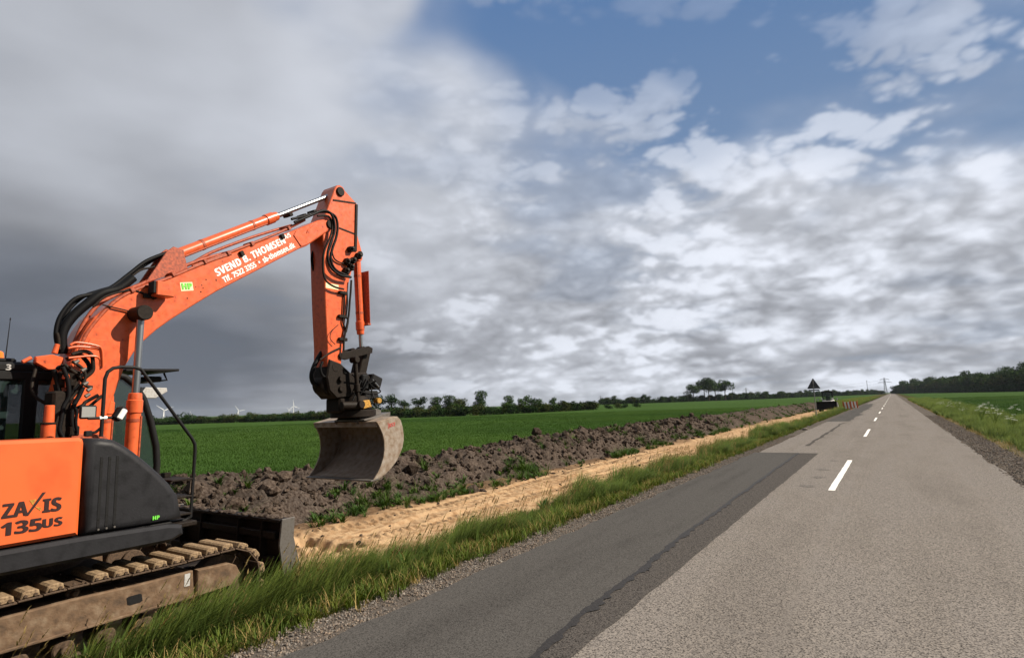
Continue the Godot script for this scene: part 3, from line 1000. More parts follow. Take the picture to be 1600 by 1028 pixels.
func build_path_and_bank() -> void:
	var vz := steps(14.0, -60.0, 0.3, 1.0, 0.3)
	vz.append_array(steps(-61.0, -1200.0, 1.5, 1.06, 30.0))
	tag(structure(grid(steps(-6.9, -4.95, 0.15, 1.0, 0.15), vz, func(x: float, z: float) -> float: return verge_h(x, z) - (0.5 * smoothstep(-6.0, -6.5, x) if z > -110.0 else 0.0)), "verge", mats.verge_soil), "soil of the grass verge between gravel and sand path")
	var rv := func(x: float, z: float) -> float: return -0.09 - 0.22 * exp(-pow((x - 4.9) / 0.8, 2.0)) - 0.03 * smoothstep(3.0, 6.0, x) + noise_a.get_noise_2d(x, z * 0.7) * 0.06
	tag(structure(grid(steps(2.95, 7.2, 0.3, 1.0, 0.3), vz, rv), "verge", mats.verge_soil), "shallow grassy verge sloping off the gravel shoulder beside the far field")
	# beyond the works the left verge goes on as grass
	tag(structure(grid(steps(-13.6, -5.9, 0.7, 1.0, 0.7), steps(-104.0, -1200.0, 2.0, 1.06, 30.0), func(x: float, z: float) -> float: return lerpf(-0.05, -0.12, smoothstep(-106.0, -112.0, z)) + noise_a.get_noise_2d(x, z * 0.5) * 0.05 - (0.3 if z > -105.0 else 0.0)), "verge", mats.verge_soil), "rough grass strip beside the road past the digging works")
	var xs := steps(-10.2, -5.7, 0.06, 1.0, 0.06)
	var zs := steps(3.0, -26.0, 0.045, 1.0, 0.045)
	tag(structure(grid(xs, zs, sand_h, sand_tint), "sand_path", mats.sand), "fresh yellow sand bed with machine tracks, near stretch of the new path")
	tag(structure(grid(steps(-10.2, -5.7, 0.2, 1.0, 0.2), steps(-26.0, -108.0, 0.25, 1.02, 0.9), sand_h, sand_tint), "sand_path", mats.sand), "sand bed of the new path running away past the road sign")
	var bank := structure(grid(steps(-13.7, -9.2, 0.065, 1.0, 0.065), steps(1.5, -34.0, 0.07, 1.0, 0.07), bank_h, bank_tint), "spoil_bank", mats.soil)
	tag(bank, "long ridge of dug brown soil beside the sand path, near stretch")
	var bank2 := structure(grid(steps(-13.7, -9.2, 0.16, 1.0, 0.16), steps(-34.0, -112.0, 0.17, 1.008, 0.5), bank_h, bank_tint), "spoil_bank", mats.soil)
	tag(bank2, "soil ridge going on into the distance beyond the sand path")
	# broken clods on it
	var g := Geo.new()
	lump(g, 31, 1.0)
	var cm := g.mesh(mats.soil)
	var xf := []
	var cs := []
	for k in 5200:
		var z := 1.0 - 45.0 * pow(rng.randf(), 1.4)
		var x := rng.randf_range(-12.4, -9.3)
		if x > -9.9 and rng.randf() < 0.6:
			continue
		var r := rng.randf_range(0.02, 0.075) * (1.0 if rng.randf() < 0.9 else rng.randf_range(1.6, 3.4))
		push_lump(xf, cs, Vector3(x, bank_h(x, z) + r * 0.25, z), r)
	for k in 500:   # crumbs thrown on the sand
		var z := -4.5 - 20.0 * rng.randf()
		var x := rng.randf_range(-9.7, -6.3)
		if x > -9.0 and rng.randf() < 0.75:
			continue
		var r := rng.randf_range(0.012, 0.04)
		push_lump(xf, cs, Vector3(x, sand_h(x, z) + r * 0.2, z), r)
	for i in cs.size():
		cs[i] = Color(cs[i].r * 0.95, cs[i].r * 0.93, cs[i].r * 0.9)
	tag(scatter("soil_clods", cm, xf, cs), "broken brown clods lying on the soil ridge", "soil", "", "stuff")

# ---------------------------------------------------------------- excavator
# machine axes: x to its right from the middle plane, y over the road, z along the road (forward is -z)
const BOOM_PIPES := [
		[0.02, [[0.19, 3.85, -3.69], [0.19, 4.09, -4.10], [0.19, 4.44, -4.68], [0.19, 4.65, -5.01], [0.19, 4.87, -5.32]]],
		[0.02, [[0.06, 3.93, -3.76], [0.06, 4.12, -4.00], [0.06, 4.39, -4.45], [0.06, 4.56, -4.76], [0.06, 4.78, -5.19]]],
		[0.022, [[0.19, 4.11, -4.18], [0.19, 3.90, -3.80], [0.19, 3.66, -3.42], [0.19, 3.53, -3.18], [0.19, 3.42, -3.00], [0.19, 3.30, -2.86], [0.19, 3.10, -2.71], [0.19, 2.90, -2.60], [0.19, 2.72, -2.55]]],
		[0.022, [[0.08, 4.17, -4.24], [0.08, 3.99, -3.86], [0.08, 3.73, -3.43], [0.08, 3.55, -3.15], [0.08, 3.41, -2.93], [0.08, 3.26, -2.74], [0.08, 3.05, -2.62], [0.08, 2.84, -2.55], [0.08, 2.71, -2.51]]],
]
const BOOM_HOSES := [
		[0.022, [[0.00, 2.76, -2.43], [0.00, 2.92, -2.40], [0.00, 3.11, -2.43], [0.00, 3.31, -2.55], [0.00, 3.39, -2.72], [0.00, 3.49, -2.89], [0.00, 3.68, -3.07], [0.00, 3.87, -3.25], [0.00, 4.03, -3.50]]],
		[0.02, [[-0.06, 2.79, -2.46], [-0.06, 2.95, -2.45], [-0.06, 3.17, -2.51], [-0.06, 3.35, -2.64], [-0.06, 3.44, -2.79], [-0.06, 3.54, -2.97], [-0.06, 3.75, -3.17], [-0.06, 4.01, -3.46]]],
		[0.05, [[-0.02, 2.71, -2.48], [-0.01, 2.92, -2.46], [0.00, 3.10, -2.53], [0.02, 3.28, -2.67], [0.03, 3.40, -2.79], [0.04, 3.48, -2.95], [0.05, 3.63, -3.09]]],
		[0.012, [[0.05, 3.57, -3.01], [0.05, 3.73, -3.16], [0.05, 3.80, -3.31], [0.05, 3.91, -3.43]]],
		[0.012, [[0.20, 3.21, -2.65], [0.20, 3.33, -2.75], [0.20, 3.41, -2.90], [0.20, 3.45, -3.05], [0.20, 3.38, -3.26]]],
		[0.008, [[0.22, 3.24, -2.73], [0.22, 3.22, -2.87], [0.22, 3.19, -3.07]]],
		[0.02, [[0.22, 4.81, -5.07], [0.22, 4.92, -5.30], [0.22, 5.04, -5.53], [0.22, 5.09, -5.73], [0.22, 5.05, -5.87], [0.22, 4.89, -5.91], [0.22, 4.71, -5.88], [0.22, 4.52, -5.81], [0.22, 4.35, -5.78], [0.22, 4.20, -5.88], [0.22, 4.14, -6.15]]],
		[0.02, [[0.26, 4.76, -5.09], [0.26, 4.93, -5.36], [0.26, 5.07, -5.59], [0.26, 5.07, -5.74], [0.26, 4.94, -5.81], [0.26, 4.77, -5.81], [0.26, 4.54, -5.72], [0.26, 4.37, -5.69], [0.26, 4.21, -5.75], [0.26, 4.12, -5.93], [0.26, 4.12, -6.15]]],
		[0.016, [[0.24, 4.97, -5.51], [0.24, 5.02, -5.71], [0.24, 4.92, -5.79], [0.24, 4.72, -5.76], [0.24, 4.44, -5.64], [0.24, 4.19, -5.62], [0.24, 4.00, -5.67], [0.24, 3.92, -5.84], [0.24, 3.91, -6.02]]],
		[0.022, [[-0.10, 4.61, -5.75], [-0.10, 4.43, -5.68], [-0.10, 4.26, -5.70], [-0.10, 4.11, -5.76], [-0.10, 3.98, -5.77]]],
		[0.02, [[-0.14, 4.59, -5.79], [-0.14, 4.37, -5.76], [-0.14, 4.14, -5.80], [-0.14, 4.04, -5.82]]],
]
const ARM_HOSES := [
		[0.012, [[0.19, 4.49, -5.83], [0.19, 4.38, -5.88], [0.19, 4.34, -6.04], [0.19, 4.39, -6.28]]],
		[0.013, [[0.19, 3.89, -6.08], [0.19, 3.72, -6.07], [0.19, 3.51, -6.06], [0.19, 3.40, -6.05], [0.19, 3.30, -6.09], [0.19, 3.17, -6.09]]],
		[0.016, [[0.21, 4.09, -6.20], [0.21, 3.92, -6.19], [0.21, 3.73, -6.17], [0.21, 3.52, -6.15], [0.21, 3.33, -6.11], [0.21, 3.13, -6.06], [0.21, 2.94, -6.05]]],
		[0.012, [[0.20, 3.89, -6.12], [0.20, 3.70, -6.13], [0.20, 3.48, -6.11], [0.20, 3.43, -6.15], [0.20, 3.24, -6.11]]],
		[0.006, [[0.20, 3.34, -5.95], [0.20, 3.22, -5.82], [0.20, 3.11, -5.80], [0.20, 3.03, -5.89]]],
		[0.014, [[0.18, 2.99, -6.02], [0.18, 2.91, -5.84], [0.18, 2.84, -5.72], [0.18, 2.78, -5.63]]],
]
const FOOT_HOSES := [
		[0.018, [[0.35, 2.57, -2.37], [0.35, 2.52, -2.43], [0.35, 2.45, -2.51], [0.35, 2.36, -2.57], [0.35, 2.34, -2.63]]],
		[0.016, [[0.38, 2.60, -2.43], [0.38, 2.54, -2.51], [0.38, 2.47, -2.55], [0.38, 2.39, -2.54], [0.38, 2.30, -2.49], [0.38, 2.21, -2.43]]],
		[0.02, [[0.36, 2.67, -2.43], [0.36, 2.71, -2.53], [0.36, 2.68, -2.60], [0.36, 2.59, -2.62], [0.36, 2.51, -2.62], [0.36, 2.44, -2.56]]],
		[0.022, [[0.38, 2.54, -2.35], [0.38, 2.41, -2.40], [0.38, 2.25, -2.42], [0.38, 2.14, -2.38], [0.38, 2.03, -2.37], [0.38, 1.92, -2.36], [0.38, 1.85, -2.39]]],
		[0.02, [[0.34, 2.40, -2.49], [0.34, 2.26, -2.46], [0.34, 2.12, -2.39], [0.34, 2.01, -2.36], [0.34, 1.90, -2.38]]],
		[0.022, [[0.40, 2.34, -2.53], [0.40, 2.25, -2.50], [0.40, 2.15, -2.46], [0.40, 2.03, -2.45], [0.40, 1.90, -2.47]]],
		[0.016, [[0.36, 2.37, -2.41], [0.36, 2.28, -2.42], [0.36, 2.19, -2.38], [0.36, 2.11, -2.36]]],
		[0.016, [[0.00, 2.63, -2.24], [0.03, 2.53, -2.24], [0.07, 2.40, -2.21], [0.10, 2.30, -2.21], [0.13, 2.23, -2.25], [0.17, 2.17, -2.32], [0.20, 2.10, -2.37]]],
		[0.014, [[0.42, 2.16, -2.44], [0.42, 2.10, -2.48], [0.42, 1.98, -2.48], [0.42, 1.88, -2.50]]],
		[0.016, [[0.44, 2.25, -2.69], [0.44, 2.19, -2.63], [0.44, 2.14, -2.58], [0.44, 2.12, -2.53]]],
		[0.02, [[0.05, 2.75, -2.42], [0.05, 2.85, -2.41], [0.05, 2.92, -2.39]]],
]
const GUARD_RAILS := [
		[0.012, [[0.42, 2.76, -2.39], [0.42, 2.79, -2.45], [0.42, 2.77, -2.61], [0.42, 2.73, -2.67], [0.42, 2.55, -2.69]]],
		[0.014, [[0.40, 2.73, -2.38], [0.40, 2.75, -2.47], [0.40, 2.74, -2.63], [0.40, 2.70, -2.67], [0.40, 2.52, -2.68]]],
		[0.012, [[0.40, 2.63, -2.39], [0.40, 2.66, -2.58], [0.40, 2.64, -2.66], [0.40, 2.56, -2.67]]],
]
const TILT_HOSES := [
		[0.02, [[0.14, 2.76, -5.71], [0.14, 2.66, -5.67], [0.14, 2.55, -5.71], [0.14, 2.52, -5.82], [0.14, 2.50, -5.92]]],
		[0.012, [[0.25, 2.47, -6.50], [0.25, 2.37, -6.64], [0.25, 2.34, -6.75], [0.25, 2.30, -6.78], [0.25, 2.27, -6.67], [0.25, 2.28, -6.49], [0.25, 2.31, -6.34]]],
		[0.008, [[0.20, 2.63, -6.10], [0.20, 2.61, -6.07], [0.20, 2.59, -6.10], [0.20, 2.62, -6.15]]],
]
var machine: Node3D

func part(g: Geo, called: String, m: Material, parent: Node = null, label := "") -> MeshInstance3D:
	var top := parent == null
	var o := put(g, called, m, machine if top else parent)
	if top:
		o.position = Vector3(0, 0.18, 2.2)
	if label:
		o.set_meta("label", label)
	return o

func p3(a: Array) -> Vector3:
	return Vector3(a[0], a[1], a[2])

func run_pipe(row: Array, called: String, m: Material, parent: Node = null, sides := 8) -> MeshInstance3D:
	var ctrl := []
	for q in row[1]:
		ctrl.append(p3(q))
	var g := Geo.new()
	g.tube(curve_pts(ctrl, 5), row[0], sides)
	return part(g, called, m, parent)

func ram(called: String, a: Vector3, b: Vector3, split: float, r: float, rod_r: float, label: String) -> void:
	# barrel from a, rod to b; eyes at both ends
	var s := a.lerp(b, split)
	var d := (b - a).normalized()
	var g := Geo.new()
	g.cyl(a, s, r, r, 20, 0.008)
	g.cyl(s - d * 0.17, s - d * 0.02, r * 1.17, r * 1.17, 20, 0.01)
	g.cyl(s - d * 0.02, s + d * 0.05, r * 1.02, r * 0.95, 20, 0.006)
	g.cyl(a - Vector3(r * 1.15, 0, 0), a + Vector3(r * 1.15, 0, 0), r * 1.05, r * 1.05, 18, 0.006)
	var o := part(g, called, mats.orange, null, label)
	var rod := Geo.new()
	rod.cyl(s, b, rod_r, rod_r, 18)
	part(rod, "rod", mats.chrome, o)
	var eye := Geo.new()
	eye.cyl(b - Vector3(rod_r * 1.8, 0, 0), b + Vector3(rod_r * 1.8, 0, 0), rod_r * 1.75, rod_r * 1.75, 18, 0.006)
	part(eye, "rod_eye", mats.dark_steel, o)
	# fine pipe and clamps on the barrel
	var pg := Geo.new()
	var off := Vector3(r * 0.8, 0, 0) + d.cross(Vector3.RIGHT) * r * 0.75
	pg.tube([a + d * 0.1 + off, s - d * 0.2 + off], 0.012, 6)
	for t in [0.25, 0.75]:
		var c := a.lerp(s, t)
		pg.cyl(c - d * 0.018, c + d * 0.018, r * 1.05, r * 1.05, 20)
	part(pg, "clamp_pipe", mats.orange_worn, o)

func letters(words: String, size: float, wide: float, at: Vector3, along: Vector3, m: Material, parent: Node, called := "lettering") -> MeshInstance3D:
	# raised letters, size high and wide long, on a face that looks to +x; at is the foot of the first one
	var t := TextMesh.new()
	var f := SystemFont.new()
	f.font_names = PackedStringArray(["Droid Sans"])
	f.font_weight = 700
	t.font = f
	t.text = words
	t.font_size = 64
	t.pixel_size = 0.01
	t.depth = 0.1
	t.curve_step = 2.0
	t.horizontal_alignment = HORIZONTAL_ALIGNMENT_LEFT
	t.vertical_alignment = VERTICAL_ALIGNMENT_BOTTOM
	var bb := t.get_aabb()
	var st := SurfaceTool.new()   # three strokes side by side make the letters bold
	for k in 3:
		st.append_from(t, 0, Transform3D(Basis(), Vector3(0.018 * k, 0.006 * (k % 2), 0.016 * k)))
	var o := MeshInstance3D.new()
	o.mesh = st.commit()
	o.mesh.surface_set_material(0, m)
	add_named(o, called, parent)
	var x := along.normalized()
	var z := Vector3.RIGHT
	var y := z.cross(x)
	var kx := wide / bb.size.x
	var ky := size / bb.size.y
	o.transform = Transform3D(Basis(x * kx, y * ky, z * 0.03), at - x * bb.position.x * kx - y * bb.position.y * ky)
	return o

func build_excavator() -> void:
	machine = thing("excavator", Vector3(-7.3, -0.18, -2.2), "orange crawler excavator standing on the sand path with its wide bucket raised", "excavator")
	ex_tracks()
	ex_house()
	ex_cab()
	ex_boom()
	ex_arm()
	ex_tool()

func ex_tracks() -> void:
	# one shoe: steel plate and a worn road pad bolted on it
	var sg := Geo.new()
	sg.box(Vector3(0, 0.0, 0), Vector3(0.5, 0.016, 0.162), Basis(), 0.003)
	sg.box(Vector3(0, -0.03, 0), Vector3(0.16, 0.05, 0.13), Basis(), 0.01)
	for s in [-1.0, 1.0]:
		sg.box(Vector3(0, 0.012, s * 0.062), Vector3(0.5, 0.014, 0.012))
	for e in [-1.0, 1.0]:
		for s in [-0.032, 0.034]:
			sg.cyl(Vector3(e * 0.243, 0.03, s), Vector3(e * 0.256, 0.03, s), 0.0125, 0.0125, 8)
	var pg := Geo.new()
	pg.plate([[0.010, -0.066], [0.058, -0.056], [0.070, -0.036], [0.071, 0.034], [0.058, 0.054], [0.010, 0.066]], -0.243, 0.243, 0.008)
	var shoe := ArrayMesh.new()
	shoe.add_surface_from_arrays(Mesh.PRIMITIVE_TRIANGLES, sg.arrays())
	shoe.surface_set_material(0, mats.track_steel)
	shoe.add_surface_from_arrays(Mesh.PRIMITIVE_TRIANGLES, pg.arrays())
	shoe.surface_set_material(1, mats.pad)
	var bare := sg.mesh(mats.track_steel)
	var zf := -3.66
	var zr := -0.88
	var yc := 0.235
	var r := 0.345
	var run := zr - zf
	var count := 46
	var length := 2.0 * run + TAU * r
	for side in [1.0, -1.0]:
		var t := Geo.new()   # the chain under the shoes
		var chain := []
		for k in 49:
			var q := loop_at(length * k / 48.0, zf, zr, yc, r - 0.045, run, length)
			chain.append(Vector3(0, q[0], q[1]))
		t.tube(chain, 0.035, 6, false)
		var tr := part(t, "track", mats.track_steel, null, "muddy steel track with worn road pads")
		tr.position.x = side * 1.0
		for k in count:
			var q := loop_at(length * (k + 0.35) / count, zf, zr, yc, r, run, length)
			var o := MeshInstance3D.new()
			o.mesh = bare if (side > 0.0 and k == 8) else shoe
			add_named(o, "shoe", tr)
			o.transform = Transform3D(Basis(Vector3.RIGHT, -q[2]), Vector3(rng.randf_range(-0.004, 0.004), q[0], q[1]))
		var fr := Geo.new()
		# the long beam with a sloping top, a foot flange and a slot
		fr.plate([[0.20, -3.32], [0.455, -3.30], [0.455, -2.8], [0.47, -2.3], [0.46, -1.2], [0.20, -1.2]], -0.20, 0.13, 0.012)
		fr.box(Vector3(-0.03, 0.205, -2.26), Vector3(0.36, 0.025, 2.12), Basis(), 0.006)
		fr.plate([[0.19, -3.34], [0.45, -3.34], [0.44, -3.68], [0.40, -3.76], [0.29, -3.82], [0.20, -3.74]], 0.06, 0.135, 0.01)
		fr.plate([[0.19, -1.18], [0.45, -1.18], [0.44, -0.9], [0.3, -0.78], [0.2, -0.86]], 0.06, 0.135, 0.01)
		var beam := part(fr, "track_frame", mats.frame_mud, null, "mud-caked track frame beam")
		beam.position.x = side * 1.06
		if side < 0.0:
			beam.scale.x = -1.0
		var slot := Geo.new()
		slot.plate([[0.30, -2.83], [0.36, -2.82], [0.37, -2.80], [0.37, -2.71], [0.36, -2.69], [0.30, -2.70], [0.29, -2.72], [0.29, -2.81]], 0.10, 0.1325)
		part(slot, "slot", mats.black, beam)
		var decal := Geo.new()
		decal.box(Vector3(0.1315, 0.38, -3.24), Vector3(0.004, 0.12, 0.055))
		part(decal, "plate_label", mats.light_grey, beam)
		var wheels := [["idler", zf, yc, r - 0.055, 0.07], ["sprocket", zr, yc, r - 0.055, 0.05]]
		for k in 7:
			wheels.append(["roller", -3.2 + k * 0.32, 0.055, 0.085, 0.14])
		wheels.append(["roller", -2.3, 0.50, 0.055, 0.1])
		for w in wheels:
			var wg := Geo.new()
			wg.cyl(Vector3(-w[4], w[2], w[1]), Vector3(w[4], w[2], w[1]), w[3], w[3], 24, 0.012)
			wg.cyl(Vector3(-w[4] - 0.05, w[2], w[1]), Vector3(w[4] + 0.05, w[2], w[1]), w[3] * 0.45, w[3] * 0.45, 14, 0.006)
			var wo := part(wg, w[0], mats.track_steel)
			wo.position.x = side * 1.0
	var car := Geo.new()
	car.box(Vector3(0, 0.42, -2.25), Vector3(1.75, 0.34, 1.1), Basis(), 0.03)
	car.cyl(Vector3(0, 0.55, -2.2), Vector3(0, 0.80, -2.2), 0.55, 0.55, 32, 0.01)
	part(car, "carbody", mats.track_steel)
	# dozer blade in front
	var b := Geo.new()
	b.sheet([[0.76, -4.36], [0.66, -4.345], [0.5, -4.335], [0.3, -4.36], [0.12, -4.42], [-0.08, -4.53]], -1.23, 1.23, -0.03)
	b.box(Vector3(0, 0.765, -4.33), Vector3(2.46, 0.035, 0.16), Basis(), 0.006)
	b.box(Vector3(0, 0.30, -4.29), Vector3(2.3, 0.10, 0.09), Basis(), 0.008)
	b.box(Vector3(0, 0.60, -4.28), Vector3(2.3, 0.08, 0.07), Basis(), 0.008)
	for x in [-0.9, -0.42, 0.42, 0.9]:
		b.plate([[0.74, -4.33], [0.74, -4.24], [0.4, -4.22], [0.1, -4.30], [0.1, -4.40], [0.4, -4.33]], x - 0.012, x + 0.012)
	var bl := part(b, "dozer_blade", mats.dark_steel, null, "dark worn dozer blade at the front of the tracks")
	for s in [-1.0, 1.0]:
		var e := Geo.new()
		e.plate([[0.79, -4.44], [0.79, -4.27], [0.5, -4.24], [0.2, -4.29], [-0.10, -4.42], [-0.10, -4.66], [0.08, -4.60], [0.3, -4.50], [0.56, -4.43]], s * 1.245 - 0.014, s * 1.245 + 0.014, 0.004)
		part(e, "end_plate", mats.steel, bl)
		var ar := Geo.new()
		ar.box(Vector3(s * 0.42, 0.26, -3.65), Vector3(0.14, 0.16, 1.2), Basis(Vector3.RIGHT, 0.05), 0.015)
		part(ar, "push_arm", mats.dark_steel, bl)
	var dirt := Geo.new()   # soil lying on its top edge
	for k in 60:
		var x := -1.15 + 2.3 * rng.randf()
		var r2 := rng.randf_range(0.02, 0.05)
		dirt.ball(Vector3(x, 0.785, -4.33 + rng.randf_range(-0.05, 0.05)), Vector3(r2 * 1.7, r2 * 0.5, r2), 4, 6)
	part(dirt, "soil_crust", mats.soil, bl).set_meta("kind", "stuff")

func loop_at(s: float, zf: float, zr: float, yc: float, r: float, run: float, _l: float) -> Array:
	# a point on the belt: over the top from the rear to the front, round the idler and back below; [y, z, turn]
	var l := 2.0 * run + TAU * r
	var full := 2.0 * run + TAU * 0.345
	var q := s * l / full
	if q < run:
		var sag := -0.018 * sin(PI * q / run * 2.0) * sin(PI * q / run * 2.0)
		return [yc + r + sag, zr - q, 0.0]
	q -= run
	if q < PI * r:
		var a := q / r
		return [yc + r * cos(a), zf - r * sin(a), a]
	q -= PI * r
	if q < run:
		return [yc - r, zf + q, PI]
	q -= run
	var a2 := q / r
	return [yc - r * cos(a2), zr + r * sin(a2), PI + a2]

func ex_house() -> void:
	# engine house: door on the right side, rounded counterweight behind, deck
	var deck := Geo.new()
	deck.box(Vector3(0, 0.90, -1.95), Vector3(2.30, 0.16, 2.3), Basis(), 0.02)
	part(deck, "deck", mats.black)
	var door := Geo.new()
	door.plate([[1.005, -1.1], [1.005, -2.275], [1.80, -2.275], [1.835, -2.265], [1.85, -2.24], [1.865, -1.1]], 0.62, 1.20, 0.028)
	var dr := part(door, "engine_door", mats.orange_clean, null, "bright orange engine side door with dark model lettering")
	letters("ZA", 0.115, 0.165, Vector3(1.2025, 1.24, -1.73), Vector3(0, 0.0, -1), mats.letter_dark, dr)
	letters("IS", 0.115, 0.125, Vector3(1.2025, 1.24, -1.998), Vector3(0, 0.0, -1), mats.letter_dark, dr)
	var xg := Geo.new()   # the slashed letter between them, with its two-colour flash
	xg.plate([[1.235, -1.885], [1.235, -1.905], [1.41, -2.015], [1.41, -1.99]], 1.2005, 1.203)
	part(xg, "lettering", mats.letter_dark, dr)
	var xy := Geo.new()
	xy.plate([[1.36, -1.905], [1.36, -1.95], [1.315, -1.93]], 1.2005, 1.203)
	xy.plate([[1.30, -1.945], [1.285, -1.99], [1.262, -1.985]], 1.2005, 1.203)
	part(xy, "emblem", mats.yellow, dr)
	letters("135", 0.105, 0.265, Vector3(1.2025, 1.10, -1.73), Vector3(0, 0, -1), mats.letter_dark, dr)
	letters("US", 0.072, 0.135, Vector3(1.2025, 1.115, -2.005), Vector3(0, 0, -1), mats.letter_dark, dr)
	var hood := Geo.new()
	hood.box(Vector3(0.17, 1.38, -1.55), Vector3(0.85, 0.84, 1.1), Basis(), 0.02)
	part(hood, "hood", mats.black)
	var cw := Geo.new()   # counterweight: round in plan
	var ring_n := 18
	for i in ring_n:
		var a0 := -PI * 0.5 + PI * i / ring_n
		var a1 := -PI * 0.5 + PI * (i + 1) / ring_n
		var q := func(a: float, y: float, k: float) -> Vector3: return Vector3(1.2 * k * sin(a), y, -1.12 + 0.42 * k * cos(a))
		cw.face([q.call(a0, 0.86, 1.0), q.call(a1, 0.86, 1.0), q.call(a1, 1.80, 1.0), q.call(a0, 1.80, 1.0)], Vector3(sin(a0), 0, cos(a0)))
		cw.face([q.call(a0, 1.80, 1.0), q.call(a1, 1.80, 1.0), q.call(a1, 1.88, 0.93), q.call(a0, 1.88, 0.93)], Vector3(sin(a0), 1, cos(a0)))
		cw.face([q.call(a0, 1.88, 0.93), q.call(a1, 1.88, 0.93), Vector3(0, 1.89, -1.12)], Vector3.UP)
		cw.face([q.call(a0, 0.86, 1.0), q.call(a1, 0.86, 1.0), Vector3(0, 0.86, -1.12)], Vector3.DOWN)
	part(cw, "counterweight", mats.orange_clean)
	var sk := Geo.new()   # the dark skirt below door and tool box, bulging out towards its foot
	sk.plate([[0.80, -1.1], [0.99, -1.1], [0.985, -2.3], [0.96, -3.02], [0.93, -3.16], [0.84, -3.17], [0.79, -3.05], [0.79, -2.3]], 0.5, 1.235, 0.03)
	part(sk, "skirt", mats.grey_plastic)
	# tool box in front with its long rounded nose
	var nose := [[0.985, -2.30], [1.835, -2.30], [1.835, -2.42], [1.815, -2.52], [1.76, -2.61], [1.68, -2.71], [1.58, -2.82], [1.46, -2.94], [1.35, -3.04], [1.22, -3.13], [0.985, -3.18]]
	var tb := Geo.new()
	tb.plate_round(nose, 0.42, 1.20, 0.075)
	var box := part(tb, "tool_box", mats.grey_plastic, null, "dark grey tool box with three vertical slots and scuffed nose")
	for k in 3:
		var gr := Geo.new()
		var z := -2.415 - 0.065 * k
		gr.box(Vector3(1.192, 1.355, z - 0.004), Vector3(0.022, 0.62, 0.022))
		part(gr, "louvre", mats.black, box)
		var bo := Geo.new()
		bo.cyl(Vector3(1.198, 1.025, z - 0.008), Vector3(1.206, 1.025, z - 0.008), 0.009, 0.009, 8)
		part(bo, "bolt", mats.steel, box)
	var ed := Geo.new()   # worn bright line on the nose
	ed.plate([[1.70, -2.62], [1.735, -2.60], [1.60, -2.76], [1.48, -2.88], [1.47, -2.865]], 1.12, 1.158)
	letters("HP", 0.036, 0.06, Vector3(1.2025, 1.025, -2.88), Vector3(0, 0.0, -1), mats.sticker_green, box)
	# steps in front of the box
	var stp := Geo.new()
	for y in [0.98, 1.16, 1.34]:
		stp.box(Vector3(0.70, y, -3.30), Vector3(0.42, 0.02, 0.22), Basis(), 0.004)
	stp.box(Vector3(0.5, 1.15, -3.28), Vector3(0.02, 0.5, 0.2), Basis(), 0.004)
	stp.box(Vector3(0.70, 0.88, -3.28), Vector3(0.5, 0.05, 0.35), Basis(), 0.01)
	part(stp, "step", mats.dark_steel)
	var hr := Geo.new()
	hr.tube([Vector3(0.80, 1.84, -2.56), Vector3(0.8, 2.40, -2.565), Vector3(0.8, 2.47, -2.585), Vector3(0.8, 2.51, -2.63), Vector3(0.8, 2.525, -2.70), Vector3(0.8, 2.525, -2.83), Vector3(0.8, 2.505, -2.89), Vector3(0.8, 1.76, -3.445), Vector3(0.8, 1.70, -3.475), Vector3(0.8, 1.63, -3.48), Vector3(0.8, 0.93, -3.46), Vector3(0.8, 0.90, -3.40), Vector3(0.8, 0.90, -3.25)], 0.0175, 10)
	part(hr, "handrail", mats.black, null, "dark bent handrail over the tool box")
	# mirror and lamp on the rail
	var lb := Geo.new()
	lb.tube([Vector3(0.8, 2.02, -2.44), Vector3(0.8, 2.02, -2.68)], 0.014, 8)
	var bar := part(lb, "lamp_bar", mats.black)
	var tape := Geo.new()
	tape.cyl(Vector3(0.8, 2.02, -2.535), Vector3(0.8, 2.02, -2.60), 0.018, 0.018, 12)
	part(tape, "tape", mats.white_paint, bar)
	var mi := Geo.new()
	mi.box(Vector3(0.79, 2.08, -2.44), Vector3(0.03, 0.13, 0.145), Basis(), 0.014)
	var mo := part(mi, "mirror", mats.black)
	var mg := Geo.new()
	mg.box(Vector3(0.805, 2.08, -2.44), Vector3(0.006, 0.10, 0.115), Basis(), 0.002)
	part(mg, "mirror_glass", mats.mirror, mo)
	var la := Geo.new()
	la.box(Vector3(0.80, 2.055, -2.71), Vector3(0.10, 0.15, 0.09), Basis(Vector3.RIGHT, -0.5), 0.025)
	var lo := part(la, "work_lamp", mats.black)
	var ll := Geo.new()
	ll.box(Vector3(0.845, 2.05, -2.715), Vector3(0.03, 0.11, 0.055), Basis(Vector3.RIGHT, -0.5), 0.01)
	part(ll, "lens", mats.lamp_lens, lo)
	var st := Geo.new()
	st.tube([Vector3(0.8, 2.0, -2.565), Vector3(0.8, 1.93, -2.56), Vector3(0.78, 1.885, -2.52), Vector3(0.78, 1.875, -2.46)], 0.015, 8)
	st.box(Vector3(0.78, 1.875, -2.455), Vector3(0.05, 0.055, 0.06), Basis(), 0.008)
	part(st, "camera_stalk", mats.black)
	# orange can and cap beside the boom foot
	var can := Geo.new()
	can.cyl(Vector3(0.45, 1.82, -2.245), Vector3(0.45, 1.985, -2.245), 0.058, 0.058, 20, 0.006)
	can.cyl(Vector3(0.45, 1.985, -2.245), Vector3(0.45, 2.16, -2.245), 0.045, 0.04, 16, 0.004)
	part(can, "filler_can", mats.orange)
	var fl := Geo.new()
	fl.cyl(Vector3(0.45, 1.975, -2.245), Vector3(0.45, 1.995, -2.245), 0.066, 0.066, 20, 0.004)
	part(fl, "can_flange", mats.hose_dusty)
	var cap := Geo.new()
	cap.cyl(Vector3(0.36, 2.42, -2.39), Vector3(0.36, 2.47, -2.39), 0.034, 0.028, 14, 0.008)
